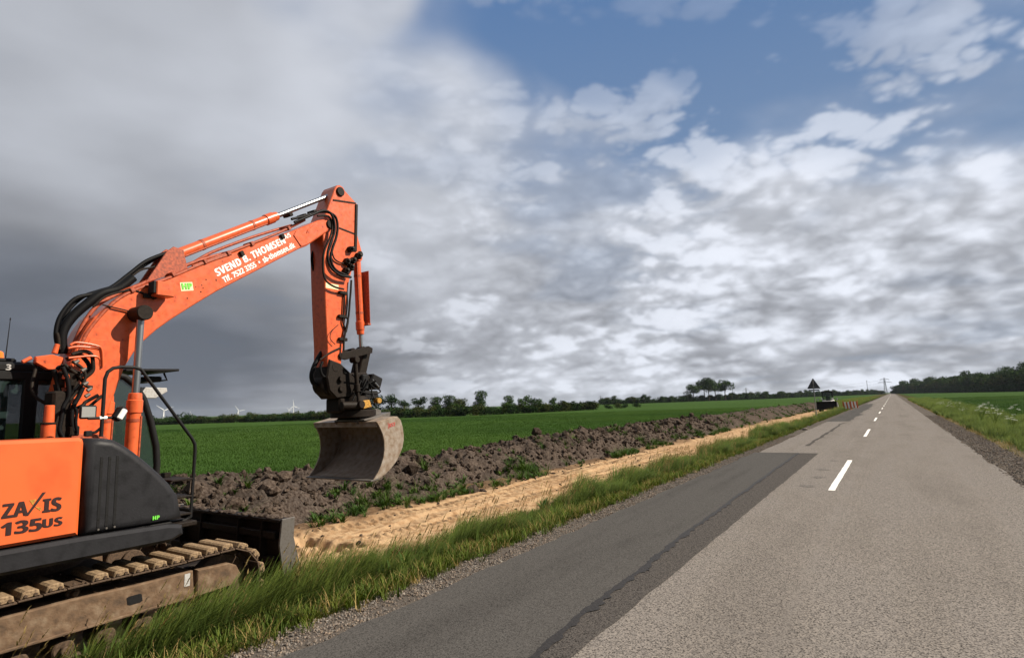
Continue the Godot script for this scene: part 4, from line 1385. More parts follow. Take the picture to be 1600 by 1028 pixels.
	cap.cyl(Vector3(0.36, 2.34, -2.40), Vector3(0.36, 2.42, -2.40), 0.014, 0.014, 8)
	part(cap, "valve_cap", mats.orange)
	# boom foot brackets on the deck
	for s in [-1.0, 1.0]:
		var fb := Geo.new()
		fb.plate([[0.95, -2.2], [0.95, -3.1], [1.5, -3.1], [1.85, -2.78], [1.88, -2.46], [1.7, -2.3]], s * 0.27 - 0.03, s * 0.27 + 0.03, 0.006)
		part(fb, "boom_bracket", mats.orange_worn)
	for row in FOOT_HOSES:
		run_pipe(row, "hose", mats.hose_dusty if rng.randf() < 0.5 else mats.rubber)
		if row[1][0][0] > 0.3:   # its neighbour, a little off
			var twin := []
			for q in row[1]:
				twin.append([q[0] - 0.07 + rng.randf_range(-0.02, 0.02), q[1] + rng.randf_range(-0.05, 0.03), q[2] + 0.03 + rng.randf_range(-0.03, 0.05)])
			run_pipe([row[0] * 1.1, twin], "hose", mats.rubber)
	for row in GUARD_RAILS:
		run_pipe(row, "guard_rail", mats.orange)
	# dark clutter of valves and pipes against the boom foot
	var vb := Geo.new()
	vb.box(Vector3(0.30, 2.05, -2.36), Vector3(0.16, 0.5, 0.18), Basis(Vector3.UP, 0.2), 0.02)
	vb.box(Vector3(0.28, 2.42, -2.42), Vector3(0.14, 0.16, 0.16), Basis(Vector3.UP, -0.2), 0.02)
	vb.box(Vector3(0.36, 1.90, -2.47), Vector3(0.10, 0.10, 0.10), Basis(Vector3.UP, 0.4), 0.012)
	part(vb, "valve_block", mats.dark_steel)
	var mt := Geo.new()
	for q in [[0.42, 2.30, -2.56], [0.43, 2.36, -2.52], [0.41, 2.24, -2.55], [0.40, 2.58, -2.44], [0.42, 2.50, -2.50]]:
		mt.cyl(Vector3(q[0], q[1], q[2]), Vector3(q[0], q[1] + 0.03, q[2] - 0.04), 0.02, 0.016, 8, 0.003)
	part(mt, "hose_fittings", mats.steel).set_meta("kind", "stuff")

func ex_cab() -> void:
	# roll-over cab on the far side of the boom, glass all round
	var x0 := -1.22
	var x1 := -0.34
	var cab := Geo.new()
	cab.box(Vector3(-0.78, 0.99, -2.4), Vector3(0.9, 0.06, 2.0), Basis(), 0.01)
	cab.box(Vector3(-0.78, 1.25, -1.42), Vector3(0.88, 0.5, 0.08), Basis(), 0.01)
	var c := part(cab, "cab", mats.black, null, "black framed operator's cab behind the boom")
	var front := [[1.0, -3.62], [1.45, -3.63], [1.66, -3.61], [1.98, -3.53], [2.24, -3.44], [2.41, -3.33], [2.50, -3.22], [2.53, -3.1]]
	for x in [x0, x1]:
		var pl := Geo.new()
		var pts := []
		for q in front:
			pts.append(Vector3(x, q[0], q[1]))
		pl.tube(pts, 0.04, 8)
		part(pl, "front_pillar", mats.black, c)
		for z in [-1.45, -2.32]:
			var pg := Geo.new()
			pg.box(Vector3(x, 1.77, z), Vector3(0.06, 1.54, 0.13 if z < -2.0 else 0.10), Basis(), 0.015)
			part(pg, "pillar", mats.black, c)
		for y in [1.02, 2.49]:
			var rg := Geo.new()
			rg.box(Vector3(x, y, -2.4 if y < 2.0 else -2.25), Vector3(0.055, 0.10, 2.1 if y < 2.0 else 1.7), Basis(), 0.015)
			part(rg, "side_rail", mats.black, c)
		var gl := Geo.new()
		var gp := [[1.05, -1.5], [1.05, -3.6]]
		for q in front.slice(1):
			gp.append(q)
		gp.append([2.45, -1.5])
		gl.plate(gp, x - 0.003, x + 0.003)
		part(gl, "side_window", mats.glass, c)
	var roof := Geo.new()
	roof.plate([[2.52, -1.4], [2.52, -3.12], [2.57, -3.14], [2.62, -3.0], [2.64, -2.4], [2.62, -1.4]], x0 - 0.02, x1 + 0.02, 0.03)
	roof.box(Vector3(-0.78, 2.655, -2.02), Vector3(0.7, 0.05, 0.4), Basis(), 0.02)
	part(roof, "roof", mats.black, c)
	var ws := Geo.new()
	ws.sheet(front, x0 + 0.03, x1 - 0.03, 0.006)
	part(ws, "windscreen", mats.glass, c)
	var rw := Geo.new()
	rw.box(Vector3(-0.78, 1.95, -1.45), Vector3(0.78, 0.9, 0.006))
	part(rw, "rear_window", mats.glass, c)
	var seat := Geo.new()
	seat.box(Vector3(-0.78, 1.36, -2.3), Vector3(0.5, 0.12, 0.5), Basis(), 0.04)
	seat.box(Vector3(-0.78, 1.75, -2.06), Vector3(0.46, 0.7, 0.12), Basis(Vector3.RIGHT, -0.15), 0.05)
	seat.box(Vector3(-0.78, 2.16, -2.02), Vector3(0.26, 0.16, 0.09), Basis(Vector3.RIGHT, -0.15), 0.04)
	seat.box(Vector3(-0.78, 1.18, -2.3), Vector3(0.35, 0.3, 0.35), Basis(), 0.02)
	part(seat, "seat", mats.rubber, c)
	for s in [-1.0, 1.0]:
		var con := Geo.new()
		con.box(Vector3(-0.78 + s * 0.34, 1.5, -2.5), Vector3(0.12, 0.16, 0.5), Basis(), 0.03)
		con.tube([Vector3(-0.78 + s * 0.34, 1.56, -2.68), Vector3(-0.78 + s * 0.34, 1.76, -2.72)], 0.018, 6)
		part(con, "control_console", mats.rubber, c)
	var disp := Geo.new()
	disp.box(Vector3(-0.42, 1.72, -3.2), Vector3(0.05, 0.22, 0.16), Basis(Vector3.UP, 0.4), 0.01)
	part(disp, "display", mats.rubber, c)
	# sun visor rack and the grey guard beside it
	var vi := Geo.new()
	vi.box(Vector3(-0.72, 2.59, -3.52), Vector3(0.85, 0.03, 0.62), Basis(Vector3.RIGHT, 0.03), 0.006)
	vi.box(Vector3(-0.72, 2.49, -3.62), Vector3(0.5, 0.07, 0.18), Basis(), 0.015)
	vi.tube([Vector3(-0.5, 2.57, -3.74), Vector3(-0.5, 2.48, -3.78), Vector3(-0.52, 2.46, -3.62)], 0.014, 6)
	part(vi, "visor", mats.black, c)
	var gw := Geo.new()
	gw.plate([[2.41, -3.60], [2.40, -3.98], [2.35, -3.99], [2.26, -3.84], [2.26, -3.70]], -0.95, -0.90, 0.008)
	part(gw, "side_guard", mats.light_grey, c)
	var be := Geo.new()
	be.cyl(Vector3(-0.9, 2.66, -2.17), Vector3(-0.9, 2.70, -2.17), 0.07, 0.07, 18, 0.004)
	part(be, "beacon_base", mats.black, c)
	var bd := Geo.new()
	bd.cyl(Vector3(-0.9, 2.70, -2.17), Vector3(-0.9, 2.79, -2.17), 0.068, 0.06, 20, 0.015)
	part(bd, "beacon", mats.beacon, c)
	var an := Geo.new()
	an.tube([Vector3(-0.5, 2.64, -2.14), Vector3(-0.5, 3.1, -2.155)], [0.006, 0.003], 6)
	an.cyl(Vector3(-0.5, 3.09, -2.155), Vector3(-0.5, 3.115, -2.155), 0.006, 0.006, 6)
	part(an, "aerial", mats.black, c)
	var wp := Geo.new()
	wp.tube([Vector3(-0.37, 1.45, -1.95), Vector3(-0.3, 2.35, -2.02)], 0.008, 6)
	part(wp, "stay", mats.steel, c)
	letters("3", 0.06, 0.04, Vector3(-0.3185, 2.545, -2.10), Vector3(0, 0, -1), mats.light_grey, c)

func ex_boom() -> void:
	var outline := [[5.0, -5.70], [4.985, -5.79], [4.93, -5.85], [4.87, -5.84], [4.81, -5.76], [4.47, -5.35], [4.40, -5.22], [3.58, -4.0], [3.36, -3.71], [3.16, -3.46], [3.02, -3.30], [2.88, -3.17], [2.74, -3.07], [2.58, -2.99], [2.27, -2.90], [1.75, -2.76], [1.62, -2.70], [1.58, -2.60], [1.62, -2.50], [1.72, -2.45], [2.3, -2.43], [2.64, -2.49], [2.79, -2.53], [2.97, -2.60], [3.10, -2.67], [3.22, -2.77], [3.34, -2.90], [3.48, -3.09], [3.62, -3.34], [3.85, -3.74], [4.23, -4.36], [4.42, -4.68], [4.60, -5.03], [4.80, -5.36], [4.92, -5.55]]
	var g := Geo.new()
	g.plate(outline, -0.20, 0.20, 0.012)
	var boom := part(g, "boom", mats.orange, null, "long bent orange boom with white company lettering")
	# welded-on plates: pivot doubler, fold at the tip, foot reinforcement
	var d := Geo.new()
	d.plate([[4.97, -5.72], [4.95, -5.80], [4.88, -5.81], [4.50, -5.36], [4.44, -5.25], [4.58, -5.12], [4.66, -5.16], [4.62, -5.26], [4.66, -5.34], [4.72, -5.36], [4.84, -5.48]], 0.20, 0.212, 0.004)
	part(d, "doubler", mats.orange, boom)
	d = Geo.new()
	d.plate([[2.62, -2.98], [2.27, -2.885], [1.80, -2.76], [1.8, -2.5], [2.3, -2.47], [2.62, -2.52], [2.86, -2.64], [2.86, -2.86]], 0.20, 0.210, 0.004)
	part(d, "doubler", mats.orange, boom)
	for q in [[4.91, -5.775, 0.075, 0.205, 0.235], [3.17, -3.065, 0.085, 0.20, 0.44], [1.70, -2.59, 0.09, 0.20, 0.25]]:
		var pin := Geo.new()
		pin.cyl(Vector3(q[3] - 0.02, q[0], q[1]), Vector3(q[4], q[0], q[1]), q[2], q[2], 22, 0.008)
		part(pin, "pivot_pin", mats.dark_steel, boom)
		pin = Geo.new()
		pin.cyl(Vector3(-q[4], q[0], q[1]), Vector3(-q[3] + 0.02, q[0], q[1]), q[2], q[2], 22, 0.008)
		part(pin, "pivot_pin", mats.dark_steel, boom)
	# lamp box on its side and the bracket that carries the arm ram
	var lamp := Geo.new()
	lamp.box(Vector3(0.30, 3.48, -3.30), Vector3(0.16, 0.17, 0.20), Basis(), 0.01)
	var lbx := part(lamp, "lamp_box", mats.orange, boom)
	var lens := Geo.new()
	lens.box(Vector3(0.30, 3.49, -3.185), Vector3(0.13, 0.14, 0.03), Basis(), 0.006)
	lens.box(Vector3(0.23, 3.40, -3.20), Vector3(0.04, 0.05, 0.14), Basis(), 0.005)
	put(lens, "lamp_back", mats.black, boom)
	for s in [-1.0, 1.0]:
		var ear := Geo.new()
		ear.plate([[3.58, -3.20], [3.82, -3.68], [4.06, -3.62], [4.08, -3.50], [4.0, -3.42]], s * 0.09 - 0.015, s * 0.09 + 0.015, 0.004)
		part(ear, "ram_bracket", mats.orange_worn, boom)
	for row in BOOM_PIPES:
		run_pipe(row, "pipe", mats.orange_worn, boom)
	for row in BOOM_HOSES:
		run_pipe(row, "hose", mats.rubber if row[0] > 0.018 else mats.hose_dusty, boom)
	# pipe clamps along the top edge
	for q in [[4.10, -4.14], [4.30, -4.47], [4.66, -5.04], [3.93, -3.84], [3.70, -3.46], [3.44, -3.02]]:
		var cl := Geo.new()
		cl.box(Vector3(0.13, q[0] + 0.01, q[1]), Vector3(0.19, 0.06, 0.05), Basis(Vector3.RIGHT, 0.55), 0.008)
		part(cl, "pipe_clamp", mats.orange_worn, boom)
	for q in [[4.17, -4.32], [4.55, -4.93]]:
		var cl := Geo.new()
		cl.box(Vector3(0.215, q[0] - 0.03, q[1]), Vector3(0.04, 0.07, 0.06), Basis(Vector3.RIGHT, 0.55), 0.008)
		part(cl, "hose_clip", mats.dark_steel, boom)
	for q in [[4.86, -5.06], [4.91, -5.30], [5.02, -5.48]]:
		var cl := Geo.new()
		cl.box(Vector3(0.15, q[0] + 0.02, q[1]), Vector3(0.16, 0.05, 0.07), Basis(Vector3.RIGHT, 0.4), 0.008)
		part(cl, "hose_clip", mats.dark_steel, boom)
	# bulkhead where the hoses cross to the house
	var bk := Geo.new()
	bk.plate([[2.66, -2.22], [2.69, -2.36], [2.66, -2.46], [2.53, -2.46], [2.53, -2.33], [2.60, -2.22]], 0.02, 0.08, 0.008)
	bk.cyl(Vector3(0.06, 2.70, -2.38), Vector3(0.06, 2.80, -2.40), 0.028, 0.024, 12, 0.004)
	bk.cyl(Vector3(0.06, 2.65, -2.19), Vector3(0.06, 2.60, -2.12), 0.02, 0.02, 10, 0.003)
	part(bk, "hose_bulkhead", mats.orange, boom)
	# lettering
	var along := Vector3(0, 4.452 - 3.765, -(5.05 - 4.02))
	var up := Vector3(0, 1.03, 0.687).normalized()
	var dirn := along.normalized()
	var start := Vector3(0.2015, 3.775, -4.005)
	letters("SVEND B. THOMSEN", 0.098, 1.19, start, dirn, mats.white_paint, boom)
	letters("A/S", 0.062, 0.11, start + dirn * 1.215 + up * 0.05, dirn, mats.white_paint, boom)
	letters("Tlf. 7522 3355  \u2022  sb-thomsen.dk", 0.08, 1.27, start + up * -0.112 + dirn * 0.04, dirn, mats.white_paint, boom)
	letters("HP", 0.075, 0.12, Vector3(0.2045, 3.54, -3.572), Vector3(0, 0.2, -1), mats.sticker_green, boom)
	var rim := Geo.new()
	rim.box(Vector3(0.2, 3.585, -3.625), Vector3(0.002, 0.105, 0.15), Basis(Vector3.RIGHT, 0.2), 0.0)
	part(rim, "sticker", mats.sticker_cream, boom)
	# scrapes and grease on the side
	for k in 26:
		var t := rng.randf()
		var c := Vector3(0.2, lerpf(3.45, 4.55, t) + rng.randf_range(-0.1, 0.1), lerpf(-3.55, -5.25, t))
		var m := Geo.new()
		var sz := rng.randf_range(0.006, 0.02)
		m.box(c, Vector3(0.0024, sz * rng.randf_range(0.5, 2.2), sz), Basis(Vector3.RIGHT, rng.randf() * 2.0))
		part(m, "chip", mats.hose_dusty, boom)
	ram("arm_ram", Vector3(0, 3.99, -3.55), Vector3(0, 5.52, -6.0), 0.565, 0.068, 0.036, "orange ram above the boom with bright rod")
	ram("boom_ram", Vector3(0.34, 1.25, -3.03), Vector3(0.34, 3.17, -3.065), 0.51, 0.068, 0.038, "orange lift ram on the near side of the boom")
	ram("boom_ram", Vector3(-0.34, 1.25, -3.03), Vector3(-0.34, 3.17, -3.065), 0.51, 0.068, 0.038, "orange lift ram on the far side of the boom")

func ex_arm() -> void:
	var outline := [[5.55, -5.90], [5.61, -5.94], [5.635, -6.0], [5.62, -6.07], [5.57, -6.11], [5.42, -6.36], [5.20, -6.365], [4.89, -6.37], [4.62, -6.47], [4.53, -6.46], [4.46, -6.36], [4.28, -6.26], [4.05, -6.19], [3.12, -6.09], [2.78, -6.05], [2.64, -6.02], [2.58, -5.94], [2.60, -5.84], [2.68, -5.78], [2.96, -5.78], [3.6, -5.735], [4.06, -5.71], [4.5, -5.69], [4.80, -5.67], [5.0, -5.69], [5.2, -5.77]]
	var g := Geo.new()
	g.plate(outline, -0.165, 0.165, 0.01)
	var arm := part(g, "arm", mats.orange, null, "orange arm hanging down from the boom tip")
	for q in [[5.52, -6.0, 0.075], [4.57, -6.42, 0.05], [2.68, -5.92, 0.075], [2.86, -6.03, 0.05]]:
		var pin := Geo.new()
		pin.cyl(Vector3(-0.195, q[0], q[1]), Vector3(0.195, q[0], q[1]), q[2], q[2], 20, 0.008)
		part(pin, "pivot_pin", mats.dark_steel, arm)
	var rib := Geo.new()   # edge bars and cross weld
	rib.plate([[5.40, -6.36], [5.40, -6.32], [4.60, -6.30], [4.60, -6.34]], 0.165, 0.185)
	rib.plate([[4.90, -5.99], [4.925, -5.99], [4.90, -6.33], [4.875, -6.33]], 0.165, 0.172)
	rib.plate([[5.33, -5.86], [5.355, -5.86], [5.43, -6.32], [5.41, -6.33]], 0.165, 0.175)
	part(rib, "edge_bar", mats.hose_dusty, arm)
	for row in ARM_HOSES:
		run_pipe(row, "hose", mats.hose_dusty, arm)
	for q in [[4.60, -6.20], [4.52, -6.36], [4.42, -6.24], [4.30, -6.2], [4.22, -6.1], [4.38, -6.12]]:
		var f := Geo.new()
		f.box(Vector3(0.20, q[0], q[1]), Vector3(0.09, 0.09, 0.10), Basis(Vector3.RIGHT, rng.randf() * 1.5), 0.015)
		f.cyl(Vector3(0.2, q[0], q[1]), Vector3(0.27, q[0] + 0.02, q[1]), 0.03, 0.026, 10, 0.004)
		part(f, "hose_coupling", mats.dark_steel, arm)
	for q in [[3.86, -6.05], [3.48, -6.04], [3.12, -6.05]]:
		var f := Geo.new()
		f.box(Vector3(0.19, q[0], q[1]), Vector3(0.05, 0.05, 0.16), Basis(), 0.008)
		part(f, "pipe_clamp", mats.dark_steel, arm)
	var st := Geo.new()
	st.plate([[3.98, -5.735], [3.98, -5.98], [3.90, -5.98], [3.90, -5.735]], 0.164, 0.167)
	part(st, "warning_sticker", mats.sticker_cream, arm)
	ram("bucket_ram", Vector3(0, 4.55, -6.50), Vector3(0, 3.0, -6.60), 0.80, 0.062, 0.034, "orange bucket ram along the front of the arm")
	var gd := Geo.new()
	gd.box(Vector3(0.02, 3.88, -6.675), Vector3(0.19, 0.92, 0.012), Basis(Vector3.RIGHT, 0.04), 0.003)
	gd.box(Vector3(-0.075, 3.88, -6.645), Vector3(0.012, 0.92, 0.07), Basis(Vector3.RIGHT, 0.04), 0.003)
	gd.box(Vector3(0.02, 3.43, -6.66), Vector3(0.22, 0.03, 0.07), Basis(), 0.003)
	part(gd, "ram_guard", mats.orange_worn, null, "flat orange guard plate beside the bucket ram")
	# links from the ram to the tool
	for s in [-1.0, 1.0]:
		var l1 := Geo.new()
		l1.plate([[2.82, -6.0], [2.90, -6.02], [3.05, -6.58], [3.02, -6.67], [2.94, -6.66], [2.80, -6.10]], s * 0.18 - 0.02, s * 0.18 + 0.02, 0.006)
		part(l1, "guide_link", mats.dark_steel)
	var l2 := Geo.new()
	l2.plate([[3.04, -6.58], [3.04, -6.68], [2.98, -6.72], [2.55, -6.60], [2.46, -6.56], [2.46, -6.44], [2.55, -6.44]], -0.11, 0.11, 0.012)
	part(l2, "bucket_link", mats.dark_steel)
	var l3 := Geo.new()
	l3.plate([[2.86, -6.60], [2.86, -6.68], [2.62, -6.70], [2.62, -6.62]], -0.16, -0.11, 0.004)
	part(l3, "link_plate", mats.orange_worn)

func ex_tool() -> void:
	# the tilting and turning head between arm and bucket
	var h := Geo.new()
	h.plate([[2.80, -5.80], [2.74, -6.02], [2.60, -6.22], [2.62, -6.55], [2.52, -6.66], [2.30, -6.62], [2.22, -6.20], [2.20, -5.94], [2.32, -5.80], [2.52, -5.75]], -0.19, 0.19, 0.02)
	var head := part(h, "tilt_head", mats.dark_steel, null, "dark greasy tilting head between arm and bucket")
	var lob := Geo.new()
	lob.cyl(Vector3(-0.12, 2.42, -5.88), Vector3(0.12, 2.42, -5.88), 0.17, 0.17, 24, 0.02)
	lob.cyl(Vector3(-0.22, 2.35, -6.02), Vector3(0.22, 2.35, -6.02), 0.05, 0.05, 16, 0.006)
	lob.cyl(Vector3(-0.22, 2.50, -6.0), Vector3(0.24, 2.50, -6.0), 0.045, 0.045, 16, 0.006)
	part(lob, "hitch_lobe", mats.dark_steel, head)
	var rot := Geo.new()
	rot.cyl(Vector3(0, 1.90, -6.43), Vector3(0, 2.02, -6.43), 0.36, 0.36, 36, 0.012)
	rot.cyl(Vector3(0, 2.02, -6.43), Vector3(0, 2.24, -6.43), 0.30, 0.26, 32, 0.02)
	rot.box(Vector3(0, 2.1, -6.12), Vector3(0.34, 0.24, 0.22), Basis(), 0.03)
	part(rot, "rotor", mats.dark_steel, head)
	for s in [-1.0, 1.0]:
		var cy := Geo.new()
		cy.cyl(Vector3(s * 0.30, 2.80, -6.20), Vector3(s * 0.30, 2.40, -6.24), 0.033, 0.033, 16, 0.004)
		cy.cyl(Vector3(s * 0.30, 2.42, -6.237), Vector3(s * 0.30, 2.30, -6.25), 0.046, 0.046, 16, 0.006)
		cy.cyl(Vector3(s * 0.30, 2.32, -6.25), Vector3(s * 0.30, 2.08, -6.28), 0.026, 0.026, 14)
		cy.cyl(Vector3(s * 0.22, 2.10, -6.28), Vector3(s * 0.38, 2.10, -6.28), 0.06, 0.06, 16, 0.006)
		cy.cyl(Vector3(s * 0.22, 2.80, -6.20), Vector3(s * 0.36, 2.80, -6.20), 0.05, 0.05, 16, 0.006)
		part(cy, "tilt_ram", mats.hose_dusty, head)
	var lc := Geo.new()
	lc.cyl(Vector3(0.22, 2.09, -6.0), Vector3(0.30, 2.085, -6.36), 0.065, 0.065, 18, 0.008)
	part(lc, "lock_ram", mats.dark_steel, head)
	var vb := Geo.new()
	vb.box(Vector3(0.12, 2.47, -6.72), Vector3(0.24, 0.20, 0.24), Basis(Vector3.RIGHT, -0.35), 0.02)
	vb.box(Vector3(0.18, 2.46, -6.47), Vector3(0.14, 0.24, 0.14), Basis(), 0.02)
	vb.box(Vector3(0.10, 2.25, -6.6), Vector3(0.3, 0.14, 0.3), Basis(), 0.02)
	part(vb, "valve_block", mats.black, head)
	var edge := Geo.new()
	edge.cyl(Vector3(0.26, 2.50, -6.60), Vector3(0.26, 2.38, -6.74), 0.012, 0.012, 8)
	part(edge, "steel_pipe", mats.chrome, head)
	var yb := Geo.new()
	yb.plate([[2.15, -6.29], [2.17, -6.45], [2.06, -6.50], [2.03, -6.33]], 0.24, 0.36, 0.008)
	part(yb, "grease_block", mats.yellow, head)
	var yd := Geo.new()
	yd.cyl(Vector3(0.2, 2.155, -6.72), Vector3(0.32, 2.155, -6.70), 0.045, 0.045, 18, 0.006)
	part(yd, "sensor_cap", mats.yellow, head)
	var sp := Geo.new()
	for k in 16:
		sp.cyl(Vector3(rng.randf_range(0.12, 0.3), rng.randf_range(2.1, 2.6), rng.randf_range(-6.7, -6.1)), Vector3(rng.randf_range(0.2, 0.34), rng.randf_range(2.1, 2.6), rng.randf_range(-6.7, -6.1)), 0.012, 0.012, 6)
	part(sp, "grease_lines", mats.rubber, head)
	for row in TILT_HOSES:
		run_pipe(row, "hose", mats.rubber, head)
	var big := Geo.new()
	big.tube(curve_pts([Vector3(0, 2.96, -5.84), Vector3(0, 2.87, -5.77), Vector3(0, 2.71, -5.67), Vector3(0, 2.56, -5.62), Vector3(0, 2.45, -5.65), Vector3(0, 2.41, -5.73), Vector3(0, 2.43, -5.86)], 5), 0.036, 10)
	part(big, "sleeved_hose", mats.rubber, head)
	# wide grading bucket, its mouth turned back towards the machine
	var xa := -0.86
	var xb := 0.64
	var sec := [[1.815, -6.33], [1.85, -6.50], [1.885, -6.68], [1.88, -6.77], [1.82, -6.84], [1.71, -6.88], [1.60, -6.90], [1.51, -6.90], [1.40, -6.87], [1.30, -6.81], [1.20, -6.73], [1.11, -6.62], [1.03, -6.49], [0.985, -6.37], [0.965, -6.25]]
	var sh := Geo.new()
	sh.sheet(sec, xa, xb, 0.014)
	var bk := part(sh, "bucket", mats.bucket, null, "wide worn steel grading bucket, mouth facing the machine")
	for x in [xa, xb]:
		var sp2 := Geo.new()
		var prof := sec.duplicate()
		prof.append_array([[1.06, -6.34], [1.15, -6.40], [1.27, -6.455], [1.39, -6.48], [1.52, -6.475], [1.63, -6.445], [1.73, -6.39]])
		sp2.plate(prof, x - 0.012, x + 0.012, 0.003)
		part(sp2, "side_plate", mats.bucket, bk)
	var lip := Geo.new()
	lip.box(Vector3((xa + xb) * 0.5, 1.79, -6.345), Vector3(xb - xa - 0.03, 0.085, 0.022), Basis(), 0.004)
	part(lip, "top_lip", mats.bucket, bk)
	var cut := Geo.new()
	cut.box(Vector3((xa + xb) * 0.5, 0.960, -6.28), Vector3(xb - xa + 0.02, 0.022, 0.16), Basis(Vector3.RIGHT, 0.1), 0.004)
	part(cut, "cutting_edge", mats.steel, bk)
	for x in [-0.28, 0.22]:
		var ear := Geo.new()
		ear.plate([[1.83, -6.28], [1.76, -6.38], [1.87, -6.50], [1.90, -6.80], [2.0, -6.82], [2.03, -6.70], [1.95, -6.60], [1.92, -6.40]], x - 0.014, x + 0.014, 0.003)
		part(ear, "ear", mats.steel, bk)
	var brk := Geo.new()   # hitch plate on its back
	brk.plate([[1.845, -6.30], [1.865, -6.30], [1.965, -6.86], [1.90, -6.86]], -0.30, 0.40, 0.004)
	part(brk, "hitch_plate", mats.steel, bk)
	letters("KST", 0.055, 0.13, Vector3(xb + 0.0145, 1.73, -6.585), Vector3(0, 0.15, -1), mats.letter_red, bk)
	var fr := Geo.new()
	for q in [[1.71, -6.565, 0.1, 0.006], [1.80, -6.56, 0.006, 0.0]]:
		fr.box(Vector3(xb + 0.0135, 1.755, q[1]), Vector3(0.002, 0.095, 0.006), Basis(Vector3.RIGHT, 0.15))
	part(fr, "sticker_edge", mats.letter_red, bk)

# ---------------------------------------------------------------- trees and hedges
func leaf_cloud(lobes: Array, count: int, size: float, sd: int) -> Geo:
	# leaf-sized faces spread through the outer half of several lobes; each lobe is [centre, radii]
	var r := RandomNumberGenerator.new()
	r.seed = sd
	var g := Geo.new()
	var total := 0.0
	for l in lobes:
		total += l[1].x * l[1].y
	for l in lobes:
		var c: Vector3 = l[0]
		var rad: Vector3 = l[1]
		var n := int(count * rad.x * rad.y / total)
		var tone := r.randf_range(0.82, 1.18)
		for k in n:
			var d := Vector3(r.randfn(), r.randfn(), r.randfn()).normalized()
			var bump := 1.0 + 0.28 * noise_b.get_noise_3d(d.x * 2.4 + c.x, d.y * 2.4 + sd, d.z * 2.4 + c.z)
			var p := c + d * rad * bump * pow(r.randf_range(0.25, 1.0), 0.4)
			if p.y < 0.05:
				continue
			var u := Vector3(r.randfn(), r.randfn() * 0.6, r.randfn()).normalized()
			var w := u.cross(Vector3(r.randfn(), r.randfn(), r.randfn())).normalized()
			var s := size * r.randf_range(0.55, 1.25)
			var a := g.v.size()
			var tip := p + u * s
			g.v.append_array(PackedVector3Array([p - u * s, p + w * s * 0.6, tip, p - w * s * 0.6]))
			var nn := (u.cross(w) + d * 0.8).normalized()
			if nn.dot(d) < 0.0:
				nn = (d * 1.2 - u.cross(w)).normalized()
			var t := tone * r.randf_range(0.72, 1.28)
			var warm := r.randf_range(-0.08, 0.12)
			for q in 4:
				g.n.append(nn)
				g.col.append(Color(t * (1.0 + warm), t, t * (1.0 - warm)))
			g.idx.append_array(PackedInt32Array([a, a + 1, a + 2, a, a + 2, a + 3]))
	return g

func tree_proto(called: String, lobes: Array, count: int, leaf: float, m: Material, trunk_top: float, trunk_r: float, sd: int, label: String, category: String, group: String) -> Node3D:
	var t := thing(called, Vector3.ZERO, label, category, group)
	put(leaf_cloud(lobes, count, leaf, sd), "crown", m, t)
	var g := Geo.new()
	g.tube([Vector3(0, -0.4, 0), Vector3(0.05, trunk_top * 0.5, 0.03), Vector3(0, trunk_top, 0.0)], [trunk_r, trunk_r * 0.75, trunk_r * 0.35], 7)
	for k in mini(lobes.size(), 5):
		var c: Vector3 = lobes[k][0]
		g.tube([Vector3(0, trunk_top * (0.4 + 0.1 * k), 0), c.lerp(Vector3(0, trunk_top * 0.6, 0), 0.35), c], [trunk_r * 0.5, trunk_r * 0.35, trunk_r * 0.12], 5)
	put(g, "trunk", mats.bark, t)
	return t

func lobes_for(sd: int, n: int, spread: float, low: float, high: float, rad: float) -> Array:
	var r := RandomNumberGenerator.new()
	r.seed = sd
	var out := []
	for k in n:
		var a := TAU * (k + r.randf() * 0.7) / n
		var d := spread * r.randf_range(0.25, 1.0)
		var y := lerpf(low, high, r.randf())
		var s := rad * r.randf_range(0.7, 1.15)
		out.append([Vector3(cos(a) * d, y, sin(a) * d), Vector3(s * 1.1, s * r.randf_range(0.75, 1.0), s * 1.1)])
	return out

func along_line(line: Array, step: float) -> Array:
	var out := []
	for i in line.size() - 1:
		var a: Vector2 = line[i]
		var b: Vector2 = line[i + 1]
		var n := maxi(int((b - a).length() / step), 1)
		for k in n:
			out.append(a.lerp(b, (k + rng.randf_range(0.1, 0.9)) / n))
	return out

